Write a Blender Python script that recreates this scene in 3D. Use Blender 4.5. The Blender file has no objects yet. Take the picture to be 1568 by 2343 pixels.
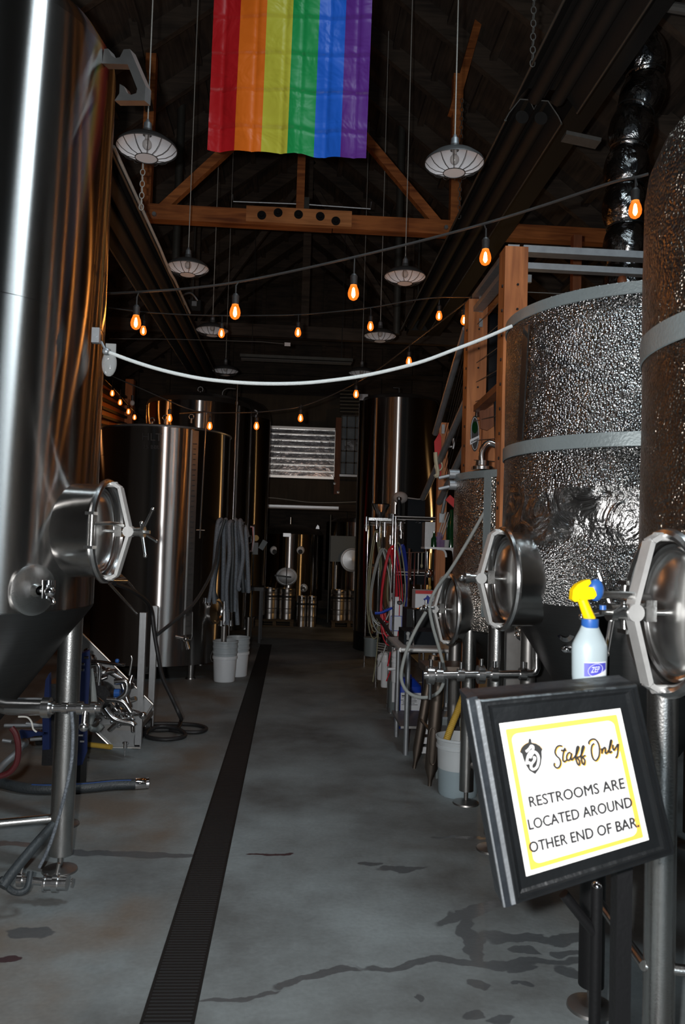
import bpy, bmesh, math, random
import numpy as np
from mathutils import Vector, Matrix, Quaternion
random.seed(7)
PI = math.pi
V = Vector
SC = bpy.context.scene
COL = SC.collection

# ------------------------------------------------------------------ camera
F, CX, CY = 1800.0, 784.0, 1171.5
CAM = V((0, 0, 1.7))
D_ = V((-.0606, -.0381, -1)).normalized()
U_ = V((.030, 1, -.0399)); U_ = (U_ - D_ * U_.dot(D_)).normalized()
X_ = D_.cross(U_).normalized()
RW = Matrix((X_, D_, U_))            # camera coords -> world coords

def ray(px, py):
    return RW @ V(((px - CX) / F, -(py - CY) / F, -1))
def atY(px, py, y):
    d = ray(px, py); return CAM + d * ((y - CAM.y) / d.y)
def atX(px, py, x):
    d = ray(px, py); return CAM + d * ((x - CAM.x) / d.x)
def atZ(px, py, z):
    d = ray(px, py); return CAM + d * ((z - CAM.z) / d.z)
def gnd(px, py): return atZ(px, py, 0.0)
def hitcyl(px, py, c, r):
    d = ray(px, py); dx, dy = d.x, d.y; ox, oy = -c[0], -c[1]
    a = dx*dx + dy*dy; b = 2*(ox*dx + oy*dy); q = ox*ox + oy*oy - r*r
    s = max(b*b - 4*a*q, 0); t = (-b - math.sqrt(s)) / (2*a)
    return CAM + d * t

# ------------------------------------------------------------------ materials
MATS = {}
def mat(name):
    m = bpy.data.materials.new(name); m.use_nodes = True
    return m, m.node_tree, m.node_tree.nodes['Principled BSDF']
def N(nt, t, **kw):
    n = nt.nodes.new(t)
    for k, v in kw.items():
        if k in n.inputs: n.inputs[k].default_value = v
        else: setattr(n, k, v)
    return n
def L(nt, a, b): nt.links.new(a, b)
def simple(name, col, rough=.5, metal=0, noise=0, nscale=30, bump=0, bscale=80, emis=None, es=0, trans=0, alpha=1, coat=0, spec=.5, sub=0):
    m, nt, b = mat(name)
    b.inputs['Base Color'].default_value = (*col, 1)
    b.inputs['Roughness'].default_value = rough
    b.inputs['Metallic'].default_value = metal
    b.inputs['Specular IOR Level'].default_value = spec
    b.inputs['Coat Weight'].default_value = coat
    b.inputs['Transmission Weight'].default_value = trans
    b.inputs['Alpha'].default_value = alpha
    tc = N(nt, 'ShaderNodeTexCoord')
    if noise:
        n = N(nt, 'ShaderNodeTexNoise', Scale=nscale, Detail=4.0)
        L(nt, tc.outputs['Object'], n.inputs['Vector'])
        r = N(nt, 'ShaderNodeMapRange'); r.inputs['To Min'].default_value = 1 - noise; r.inputs['To Max'].default_value = 1 + noise
        L(nt, n.outputs['Fac'], r.inputs['Value'])
        mx = N(nt, 'ShaderNodeVectorMath', operation='SCALE'); mx.inputs[0].default_value = col
        L(nt, r.outputs['Result'], mx.inputs['Scale']); L(nt, mx.outputs['Vector'], b.inputs['Base Color'])
    if bump:
        n = N(nt, 'ShaderNodeTexNoise', Scale=bscale, Detail=3.0)
        L(nt, tc.outputs['Object'], n.inputs['Vector'])
        bp = N(nt, 'ShaderNodeBump', Strength=bump, Distance=.01)
        L(nt, n.outputs['Fac'], bp.inputs['Height']); L(nt, bp.outputs['Normal'], b.inputs['Normal'])
    if emis:
        b.inputs['Emission Color'].default_value = (*emis, 1); b.inputs['Emission Strength'].default_value = es
    MATS[name] = m
    return m

def brushed(name, col=(.62, .61, .60), rough=.28, aniso=.8, streak=.06):
    """brushed round the vertical axis, so reflections stretch up and down"""
    m, nt, b = mat(name)
    nt.nodes.remove(b); out = [n for n in nt.nodes if n.type == 'OUTPUT_MATERIAL'][0]
    g = N(nt, 'ShaderNodeBsdfAnisotropic', Anisotropy=aniso, Roughness=rough, distribution='MULTI_GGX')
    t = N(nt, 'ShaderNodeTangent', direction_type='RADIAL', axis='Z'); L(nt, t.outputs['Tangent'], g.inputs['Tangent'])
    tc = N(nt, 'ShaderNodeTexCoord'); mp = N(nt, 'ShaderNodeMapping')
    mp.inputs['Scale'].default_value = (2, 2, 160)
    L(nt, tc.outputs['Object'], mp.inputs['Vector'])
    n = N(nt, 'ShaderNodeTexNoise', Scale=1.0, Detail=3.0); L(nt, mp.outputs['Vector'], n.inputs['Vector'])
    n2 = N(nt, 'ShaderNodeTexNoise', Scale=2.2, Detail=5.0); L(nt, tc.outputs['Object'], n2.inputs['Vector'])
    a = N(nt, 'ShaderNodeMath', operation='ADD'); L(nt, n.outputs['Fac'], a.inputs[0]); L(nt, n2.outputs['Fac'], a.inputs[1])
    r2 = N(nt, 'ShaderNodeMapRange'); r2.inputs['From Min'].default_value = .5; r2.inputs['From Max'].default_value = 1.5
    r2.inputs['To Min'].default_value = 1 - streak; r2.inputs['To Max'].default_value = 1 + streak
    L(nt, a.outputs['Value'], r2.inputs['Value'])
    s = N(nt, 'ShaderNodeVectorMath', operation='SCALE'); s.inputs[0].default_value = col
    L(nt, r2.outputs['Result'], s.inputs['Scale']); L(nt, s.outputs['Vector'], g.inputs['Color'])
    L(nt, g.outputs[0], out.inputs['Surface'])
    MATS[name] = m
    return m

def foil(name, scale=75, wr=.5, base=.75, rough=.16, z0=None, tint=(1, 1, 1)):
    m, nt, b = mat(name)
    b.inputs['Metallic'].default_value = 1; b.inputs['Roughness'].default_value = rough
    b.inputs['Base Color'].default_value = (base, base * .98, base * .96, 1)
    tc = N(nt, 'ShaderNodeTexCoord')
    v = N(nt, 'ShaderNodeTexVoronoi', Scale=float(scale), feature='SMOOTH_F1', Smoothness=.35)
    L(nt, tc.outputs['Object'], v.inputs['Vector'])
    n = N(nt, 'ShaderNodeTexNoise', Scale=6.0, Detail=6.0, Distortion=1.2); L(nt, tc.outputs['Object'], n.inputs['Vector'])
    b1 = N(nt, 'ShaderNodeBump', Strength=.9, Distance=.012, invert=True); L(nt, v.outputs['Distance'], b1.inputs['Height'])
    b2 = N(nt, 'ShaderNodeBump', Strength=wr, Distance=.06); L(nt, n.outputs['Fac'], b2.inputs['Height'])
    L(nt, b1.outputs['Normal'], b2.inputs['Normal']); L(nt, b2.outputs['Normal'], b.inputs['Normal'])
    n3 = N(nt, 'ShaderNodeTexNoise', Scale=14.0, Detail=4.0); L(nt, tc.outputs['Object'], n3.inputs['Vector'])
    r = N(nt, 'ShaderNodeMapRange'); r.inputs['To Min'].default_value = base * .35; r.inputs['To Max'].default_value = base * 1.2
    L(nt, n3.outputs['Fac'], r.inputs['Value'])
    c = N(nt, 'ShaderNodeCombineColor'); 
    for k in range(3): L(nt, r.outputs['Result'], c.inputs[k])
    tm = N(nt, 'ShaderNodeVectorMath', operation='MULTIPLY'); tm.inputs[1].default_value = tint; L(nt, c.outputs['Color'], tm.inputs[0]); L(nt, tm.outputs[0], b.inputs['Base Color'])
    if z0 is not None:   # smooth crumpled patch between two heights
        sx = N(nt, 'ShaderNodeSeparateXYZ'); L(nt, tc.outputs['Object'], sx.inputs[0])
        nz = N(nt, 'ShaderNodeTexNoise', Scale=3.0); L(nt, tc.outputs['Object'], nz.inputs['Vector'])
        ad = N(nt, 'ShaderNodeMath', operation='MULTIPLY_ADD'); ad.inputs[1].default_value = .25
        L(nt, nz.outputs['Fac'], ad.inputs[0]); L(nt, sx.outputs['Z'], ad.inputs[2])
        d = N(nt, 'ShaderNodeMath', operation='SUBTRACT'); d.inputs[1].default_value = z0 + .125; L(nt, ad.outputs[0], d.inputs[0])
        ab = N(nt, 'ShaderNodeMath', operation='ABSOLUTE'); L(nt, d.outputs[0], ab.inputs[0])
        rr = N(nt, 'ShaderNodeMapRange'); rr.inputs['From Min'].default_value = .10; rr.inputs['From Max'].default_value = .15
        L(nt, ab.outputs[0], rr.inputs['Value'])
        m1 = N(nt, 'ShaderNodeMath', operation='MULTIPLY'); m1.inputs[1].default_value = .9; L(nt, rr.outputs['Result'], m1.inputs[0]); L(nt, m1.outputs[0], b1.inputs['Strength'])
        m2 = N(nt, 'ShaderNodeMapRange'); m2.inputs['To Min'].default_value = 1.0; m2.inputs['To Max'].default_value = wr; L(nt, rr.outputs['Result'], m2.inputs['Value']); L(nt, m2.outputs[0], b2.inputs['Strength'])
    MATS[name] = m
    return m

def wood(name, c1, c2, rough=.6, axis='Z', sc=1.0):
    m, nt, b = mat(name)
    tc = N(nt, 'ShaderNodeTexCoord'); mp = N(nt, 'ShaderNodeMapping')
    s = [14 * sc] * 3; s['XYZ'.index(axis)] = 1.2 * sc
    mp.inputs['Scale'].default_value = s
    L(nt, tc.outputs['Object'], mp.inputs['Vector'])
    n = N(nt, 'ShaderNodeTexNoise', Scale=1.6, Detail=6.0, Distortion=.8); L(nt, mp.outputs['Vector'], n.inputs['Vector'])
    n2 = N(nt, 'ShaderNodeTexNoise', Scale=2.0, Detail=2.0); L(nt, tc.outputs['Object'], n2.inputs['Vector'])
    mm = N(nt, 'ShaderNodeMath', operation='MULTIPLY_ADD'); mm.inputs[1].default_value = .5; L(nt, n2.outputs['Fac'], mm.inputs[0]); 
    h = N(nt, 'ShaderNodeMath', operation='MULTIPLY'); h.inputs[1].default_value = .6; L(nt, n.outputs['Fac'], h.inputs[0]); L(nt, h.outputs[0], mm.inputs[2])
    r = N(nt, 'ShaderNodeValToRGB'); r.color_ramp.elements[0].position = .4; r.color_ramp.elements[1].position = .68
    r.color_ramp.elements[0].color = (*c1, 1); r.color_ramp.elements[1].color = (*c2, 1)
    L(nt, mm.outputs[0], r.inputs['Fac']); L(nt, r.outputs['Color'], b.inputs['Base Color'])
    bp = N(nt, 'ShaderNodeBump', Strength=.2, Distance=.004); L(nt, n.outputs['Fac'], bp.inputs['Height']); L(nt, bp.outputs['Normal'], b.inputs['Normal'])
    b.inputs['Roughness'].default_value = rough
    MATS[name] = m
    return m

brushed('tank_steel', (.44, .43, .42), .27, .80, streak=.05)
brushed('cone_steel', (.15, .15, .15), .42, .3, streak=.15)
brushed('keg_steel', (.55, .54, .53), .4, .35)
simple('steel', (.62, .62, .62), .22, 1, noise=.15, nscale=20, bump=.05, bscale=60)
simple('satin_steel', (.50, .50, .49), .27, 1, noise=.12, nscale=40, bump=.08, bscale=150)
simple('neck_steel', (.50, .49, .48), .2, 1, noise=.12, nscale=25, bump=.03, bscale=40)
simple('door_steel', (.80, .80, .79), .26, 1, noise=.1, nscale=12, bump=.03, bscale=20)
simple('dull_steel', (.34, .33, .32), .42, 1, noise=.2, nscale=15)
simple('bronze_steel', (.22, .18, .15), .45, 1, noise=.2, nscale=10)
simple('chrome', (.85, .85, .87), .1, 1, noise=.05)
simple('yoke_metal', (.62, .62, .61), .48, .6, noise=.15, nscale=30, bump=.05)
simple('galvanized', (.36, .38, .40), .5, .8, noise=.25, nscale=18)
simple('light_metal', (.42, .43, .44), .36, .9, noise=.15, nscale=30)
foil('bubble_foil', 100, .3, .42, .24, z0=1.86)
foil('fine_foil', 75, .3, .72, .22, tint=(1, .92, .84))
foil('brown_foil', 85, .5, .30, .3, tint=(1, .84, .70))
foil('duct_foil', 5, .45, .45, .13)
simple('tape_grey', (.22, .26, .27), .45, .3, noise=.15, nscale=12, bump=.2)
simple('black_strip', (.012, .012, .012), .35, 0, bump=.3, bscale=30)
simple('black_metal', (.010, .010, .011), .42, .3, bump=.1)
simple('dark_hood', (.009, .0085, .008), .65, 0, noise=.3, nscale=5)
simple('hood_edge', (.10, .10, .09), .5, .6, noise=.3, nscale=8)
simple('black_plastic', (.008, .009, .010), .5, 0, bump=.1, spec=.2)
simple('navy_panel', (.006, .009, .013), .6, 0, noise=.2, spec=.15)
simple('rubber', (.014, .014, .015), .55, 0, noise=.2, bump=.2)
simple('grey_hose', (.13, .15, .175), .55, 0, noise=.95, nscale=95, bump=.5, bscale=120)
simple('dark_hose', (.03, .036, .04), .5, 0, noise=.3, nscale=20, bump=.3)
simple('blue_hose_stripe', (.02, .06, .2), .5, 0, noise=.2)
simple('clear_hose', (.30, .32, .31), .3, 0, noise=.15, alpha=.85)
simple('yellow_clear_hose', (.28, .27, .17), .3, 0, noise=.15, alpha=.85)
simple('red_hose', (.55, .015, .03), .3, 0, noise=.2)
simple('blue_hose', (.02, .04, .30), .35, 0, noise=.2)
simple('dark_red_hose', (.055, .007, .009), .4, 0, noise=.2)
simple('yellow_hose', (.55, .36, .06), .5, 0, noise=.15)
simple('white_rope', (.62, .66, .66), .5, 0, noise=.1, nscale=60, bump=.4, bscale=200)
simple('cord_black', (.02, .02, .02), .6, 0, noise=.3)
simple('cord_grey', (.09, .09, .085), .6, 0, noise=.3)
simple('white_wire', (.45, .45, .42), .5, 0, noise=.25, nscale=60)
simple('white_plastic', (.72, .75, .78), .4, 0, noise=.06, nscale=8)
simple('bucket_lip', (.42, .47, .50), .4, 0, noise=.06, nscale=8)
simple('pail_plastic', (.50, .54, .56), .45, 0, noise=.06, nscale=8)
simple('pail_lower', (.30, .38, .42), .45, 0, noise=.08, nscale=8)
simple('blue_plastic', (.01, .05, .42), .35, 0, noise=.08)
simple('blue_paint', (.004, .012, .06), .35, 0, noise=.2, nscale=10)
simple('bottle_blue', (.02, .09, .32), .35, 0, noise=.1)
simple('yellow_plastic', (.95, .62, .0), .3, 0, noise=.04)
simple('bottle_body', (.33, .40, .43), .3, 0, noise=.05, nscale=10, coat=.3)
simple('label_blue', (.06, .06, .42), .5, 0, noise=.05)
simple('label_white', (.65, .68, .72), .5, 0, noise=.05)
simple('print_black', (.02, .02, .02), .6, 0, noise=.1)
simple('print_grey', (.02, .02, .022), .6, 0, noise=.1)
simple('print_gold', (.85, .45, .05), .6, 0, noise=.05)
simple('print_yellow', (.95, .48, .07), .6, 0, noise=.03)
simple('sign_paper', (1.0, 1.0, .98), .5, 0, noise=.015, nscale=6)
simple('frame_black', (.008, .009, .010), .3, 0, noise=.3, nscale=9, bump=.35, bscale=25, coat=.08, spec=.35)
simple('frame_side', (.025, .03, .036), .35, .3, noise=.4, nscale=12, bump=.5, bscale=20)
simple('frame_edge', (.28, .30, .32), .3, .5, noise=.35, nscale=16, bump=.3)
simple('red_paint', (.5, .012, .012), .45, 0, noise=.1)
simple('cream', (.55, .5, .35), .5, 0, noise=.1)
simple('green_glass', (.002, .030, .008), .08, 0, noise=.1, coat=.5)
simple('purple_glass', (.26, .17, .32), .1, 0, noise=.3, alpha=.45, coat=.5)
simple('clear_glass', (.6, .62, .62), .06, 0, noise=.1, alpha=.35, coat=.6)
simple('white_paint', (.62, .64, .66), .5, 0, noise=.05)
simple('grey_box', (.15, .18, .185), .5, 0, noise=.05)
simple('grey_label', (.2, .22, .24), .5, 0, noise=.1)
simple('shade_outer', (.10, .10, .10), .5, .5, noise=.2)
simple('shade_inner', (.92, .95, 1.0), .45, 0, noise=.05, nscale=8)
simple('cage_wire', (.05, .05, .05), .5, .5, noise=.2)
simple('bulb_glass_off', (.55, .55, .55), .1, 0, noise=.05, alpha=.7, coat=.6)
simple('window_glass', (.24, .30, .36), .12, 0, noise=.5, nscale=4, bump=.15, bscale=6, coat=.5)
simple('window_foil', (.6, .6, .6), .16, 1, noise=.5, nscale=3, bump=.6, bscale=7)
simple('slat_metal', (.9, .87, .82), .34, 1, noise=.08)
simple('googly_white', (.85, .85, .86), .4, 0, noise=.05)
simple('cap_cloth', (.36, .34, .33), .8, 0, noise=.1, bump=.3)
simple('drain_dark', (.006, .006, .006), .6, .2, noise=.3)
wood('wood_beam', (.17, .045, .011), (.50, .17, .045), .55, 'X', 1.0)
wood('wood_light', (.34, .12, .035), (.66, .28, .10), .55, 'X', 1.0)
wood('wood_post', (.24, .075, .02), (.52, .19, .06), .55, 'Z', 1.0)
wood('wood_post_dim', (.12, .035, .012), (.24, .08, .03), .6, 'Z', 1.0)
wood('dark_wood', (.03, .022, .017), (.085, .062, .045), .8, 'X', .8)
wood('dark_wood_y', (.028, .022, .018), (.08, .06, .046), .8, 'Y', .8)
wood('brown_panel', (.035, .024, .012), (.065, .045, .024), .7, 'Z', .5)
wood('pallet_wood', (.05, .035, .018), (.12, .08, .04), .8, 'X', 1.0)

def emissive(name, col, s, mixtrans=0):
    m, nt, b = mat(name)
    nt.nodes.remove(b); out = [n for n in nt.nodes if n.type == 'OUTPUT_MATERIAL'][0]
    e = N(nt, 'ShaderNodeEmission', Color=(*col, 1), Strength=float(s))
    if mixtrans:
        t = N(nt, 'ShaderNodeBsdfTransparent'); g = N(nt, 'ShaderNodeBsdfGlossy', Roughness=.1); mx = N(nt, 'ShaderNodeMixShader', Fac=mixtrans)
        L(nt, e.outputs[0], mx.inputs[1]); L(nt, t.outputs[0], mx.inputs[2]); L(nt, mx.outputs[0], out.inputs['Surface'])
    else: L(nt, e.outputs[0], out.inputs['Surface'])
    MATS[name] = m
emissive('amber_glass', (1, .17, .014), 1.7, .35)
emissive('filament', (1, .38, .07), 120)
emissive('indicator_red', (1, .03, .01), 3)

# flag, six vertical cloth stripes by local x
def flag_mat():
    m, nt, b = mat('rainbow_cloth')
    tc = N(nt, 'ShaderNodeTexCoord'); sx = N(nt, 'ShaderNodeSeparateXYZ'); L(nt, tc.outputs['UV'], sx.inputs[0])
    r = N(nt, 'ShaderNodeValToRGB'); cr = r.color_ramp; cr.interpolation = 'CONSTANT'
    cols = [(.26, .006, .008), (.46, .095, .008), (.32, .30, .03), (.008, .18, .045), (.010, .075, .38), (.068, .016, .145)]
    cr.elements[0].position = 0; cr.elements[0].color = (*cols[0], 1)
    cr.elements[1].position = 1 / 6; cr.elements[1].color = (*cols[1], 1)
    for k in range(2, 6):
        e = cr.elements.new(k / 6); e.color = (*cols[k], 1)
    L(nt, sx.outputs['X'], r.inputs['Fac']); L(nt, r.outputs['Color'], b.inputs['Base Color'])
    b.inputs['Roughness'].default_value = .42; b.inputs['Specular IOR Level'].default_value = .12
    n = N(nt, 'ShaderNodeTexNoise', Scale=5.0, Detail=3.0, Distortion=.5); L(nt, tc.outputs['Object'], n.inputs['Vector'])
    bp = N(nt, 'ShaderNodeBump', Strength=.5, Distance=.05); L(nt, n.outputs['Fac'], bp.inputs['Height']); L(nt, bp.outputs['Normal'], b.inputs['Normal'])
    MATS['rainbow_cloth'] = m
flag_mat()

# concrete floor with damp stains
def floor_mat():
    m, nt, b = mat('concrete')
    tc = N(nt, 'ShaderNodeTexCoord'); P = tc.outputs['Object']
    n1 = N(nt, 'ShaderNodeTexNoise', Scale=.8, Detail=7.0, Roughness=.6); L(nt, P, n1.inputs['Vector'])
    r1 = N(nt, 'ShaderNodeValToRGB'); e = r1.color_ramp.elements
    e[0].position = .36; e[0].color = (.100, .104, .102, 1); e[1].position = .62; e[1].color = (.245, .278, .286, 1)
    L(nt, n1.outputs['Fac'], r1.inputs['Fac'])
    # brown tint left of the drain
    sx = N(nt, 'ShaderNodeSeparateXYZ'); L(nt, P, sx.inputs[0])
    lf = N(nt, 'ShaderNodeMapRange'); lf.inputs['From Min'].default_value = -.45; lf.inputs['From Max'].default_value = -.7; L(nt, sx.outputs['X'], lf.inputs['Value'])
    n2 = N(nt, 'ShaderNodeTexNoise', Scale=1.1, Detail=5.0); L(nt, P, n2.inputs['Vector'])
    r2 = N(nt, 'ShaderNodeMapRange'); r2.inputs['From Min'].default_value = .42; r2.inputs['From Max'].default_value = .6; L(nt, n2.outputs['Fac'], r2.inputs['Value'])
    mu = N(nt, 'ShaderNodeMath', operation='MULTIPLY'); L(nt, lf.outputs[0], mu.inputs[0]); L(nt, r2.outputs[0], mu.inputs[1])
    mx = N(nt, 'ShaderNodeMix', data_type='RGBA'); mx.inputs['B'].default_value = (.150, .122, .098, 1)
    L(nt, mu.outputs[0], mx.inputs['Factor']); L(nt, r1.outputs['Color'], mx.inputs['A'])
    # distorted coordinates
    nd = N(nt, 'ShaderNodeTexNoise', Scale=5.0, Detail=4.0); L(nt, P, nd.inputs['Vector'])
    sb = N(nt, 'ShaderNodeVectorMath', operation='SUBTRACT'); sb.inputs[1].default_value = (.5, .5, .5); L(nt, nd.outputs['Color'], sb.inputs[0])
    sc = N(nt, 'ShaderNodeVectorMath', operation='SCALE'); sc.inputs['Scale'].default_value = .22; L(nt, sb.outputs[0], sc.inputs[0])
    ad = N(nt, 'ShaderNodeVectorMath', operation='ADD'); L(nt, P, ad.inputs[0]); L(nt, sc.outputs[0], ad.inputs[1])
    def blob(pa, pb, rad):
        a = gnd(*pa); c = gnd(*pb); mid = (a + c) / 2; d = c - a; ln = max(d.length / 2, .001); ang = math.atan2(d.y, d.x)
        mp = N(nt, 'ShaderNodeMapping', vector_type='TEXTURE')
        mp.inputs['Location'].default_value = (mid.x, mid.y, 0); mp.inputs['Rotation'].default_value = (0, 0, ang)
        mp.inputs['Scale'].default_value = (ln + rad, rad, 1e3)
        L(nt, ad.outputs[0], mp.inputs['Vector'])
        le = N(nt, 'ShaderNodeVectorMath', operation='LENGTH'); L(nt, mp.outputs[0], le.inputs[0])
        mr = N(nt, 'ShaderNodeMapRange'); mr.inputs['From Min'].default_value = 1.0; mr.inputs['From Max'].default_value = .88
        L(nt, le.outputs['Value'], mr.inputs['Value']); return mr.outputs[0]
    blobs = [((800, 2205), (1345, 2195), .035), ((650, 2262), (800, 2210), .03), ((450, 2290), (640, 2270), .02), ((1010, 2105), (1140, 2070), .055), ((1070, 2110), (1090, 2190), .05),
             ((1110, 2145), (1345, 2140), .045), ((1075, 2255), (1100, 2250), .035), ((1180, 2170), (1215, 2170), .03), ((1180, 2240), (1200, 2240), .015), ((1050, 2318), (1080, 2310), .03),
             ((1110, 2325), (1160, 2320), .03), ((880, 1987), (965, 1985), .045), ((1000, 1918), (1125, 1916), .03), ((820, 1975), (850, 1978), .03), ((150, 1948), (440, 1960), .055),
             ((0, 1930), (80, 1935), .04), ((1280, 2215), (1345, 2240), .05), ((1265, 2175), (1300, 2175), .04), ((1170, 2205), (1210, 2215), .03), ((970, 2275), (980, 2295), .012), ((40, 2130), (110, 2130), .05)]
    acc = None
    for bl in blobs:
        o = blob(*bl)
        if acc is None: acc = o
        else:
            q = N(nt, 'ShaderNodeMath', operation='MAXIMUM'); L(nt, acc, q.inputs[0]); L(nt, o, q.inputs[1]); acc = q.outputs[0]
    st = N(nt, 'ShaderNodeMix', data_type='RGBA'); st.inputs['B'].default_value = (.055, .06, .066, 1)
    fm = N(nt, 'ShaderNodeMath', operation='MULTIPLY'); fm.inputs[1].default_value = .75; L(nt, acc, fm.inputs[0])
    L(nt, fm.outputs[0], st.inputs['Factor']); L(nt, mx.outputs['Result'], st.inputs['A'])
    red = blob((560, 1956), (670, 1953), .022); red2 = blob((0, 2190), (25, 2188), .035)
    q = N(nt, 'ShaderNodeMath', operation='MAXIMUM'); L(nt, red, q.inputs[0]); L(nt, red2, q.inputs[1])
    rm = N(nt, 'ShaderNodeMix', data_type='RGBA'); rm.inputs['B'].default_value = (.045, .022, .025, 1)
    L(nt, q.outputs[0], rm.inputs['Factor']); L(nt, st.outputs['Result'], rm.inputs['A'])
    # fine speckle
    n4 = N(nt, 'ShaderNodeTexNoise', Scale=45.0, Detail=4.0); L(nt, P, n4.inputs['Vector'])
    r4 = N(nt, 'ShaderNodeMapRange'); r4.inputs['To Min'].default_value = .82; r4.inputs['To Max'].default_value = 1.18; L(nt, n4.outputs['Fac'], r4.inputs['Value'])
    s4 = N(nt, 'ShaderNodeVectorMath', operation='SCALE'); L(nt, rm.outputs['Result'], s4.inputs[0]); L(nt, r4.outputs[0], s4.inputs['Scale'])
    L(nt, s4.outputs[0], b.inputs['Base Color'])
    rr = N(nt, 'ShaderNodeMapRange'); rr.inputs['To Min'].default_value = .62; rr.inputs['To Max'].default_value = .35; L(nt, acc, rr.inputs['Value']); L(nt, rr.outputs[0], b.inputs['Roughness'])
    bp = N(nt, 'ShaderNodeBump', Strength=.12, Distance=.01); L(nt, n4.outputs['Fac'], bp.inputs['Height']); L(nt, bp.outputs['Normal'], b.inputs['Normal'])
    MATS['concrete'] = m
floor_mat()

# drain grate: cross bars and slots
def grate_mat():
    m, nt, b = mat('drain_grate')
    tc = N(nt, 'ShaderNodeTexCoord'); sx = N(nt, 'ShaderNodeSeparateXYZ'); L(nt, tc.outputs['Object'], sx.inputs[0])
    s = N(nt, 'ShaderNodeMath', operation='MULTIPLY'); s.inputs[1].default_value = 2 * PI / .022; L(nt, sx.outputs['Y'], s.inputs[0])
    si = N(nt, 'ShaderNodeMath', operation='SINE'); L(nt, s.outputs[0], si.inputs[0])
    r = N(nt, 'ShaderNodeValToRGB'); r.color_ramp.elements[0].position = .4; r.color_ramp.elements[0].color = (.004, .004, .004, 1)
    r.color_ramp.elements[1].position = .7; r.color_ramp.elements[1].color = (.010, .010, .011, 1)
    h = N(nt, 'ShaderNodeMapRange'); h.inputs['From Min'].default_value = -1; L(nt, si.outputs[0], h.inputs['Value']); L(nt, h.outputs[0], r.inputs['Fac']); L(nt, r.outputs['Color'], b.inputs['Base Color'])
    bp = N(nt, 'ShaderNodeBump', Strength=.6, Distance=.005); L(nt, h.outputs[0], bp.inputs['Height']); L(nt, bp.outputs['Normal'], b.inputs['Normal'])
    b.inputs['Roughness'].default_value = .6
    MATS['drain_grate'] = m
grate_mat()

# ------------------------------------------------------------------ mesh helper
def smooth(pts, n=6, closed=False):
    pts = [V(p) for p in pts]; out = []; m = len(pts)
    rng = m if closed else m - 1
    for i in range(rng):
        if closed: a, b, c, d = pts[(i-1) % m], pts[i], pts[(i+1) % m], pts[(i+2) % m]
        else: a, b, c, d = pts[max(i-1, 0)], pts[i], pts[i+1], pts[min(i+2, m-1)]
        for k in range(n):
            t = k / n
            out.append(.5 * ((2*b) + (c-a)*t + (2*a-5*b+4*c-d)*t*t + (-a+3*b-3*c+d)*t**3))
    if not closed: out.append(pts[-1])
    return out

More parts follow.
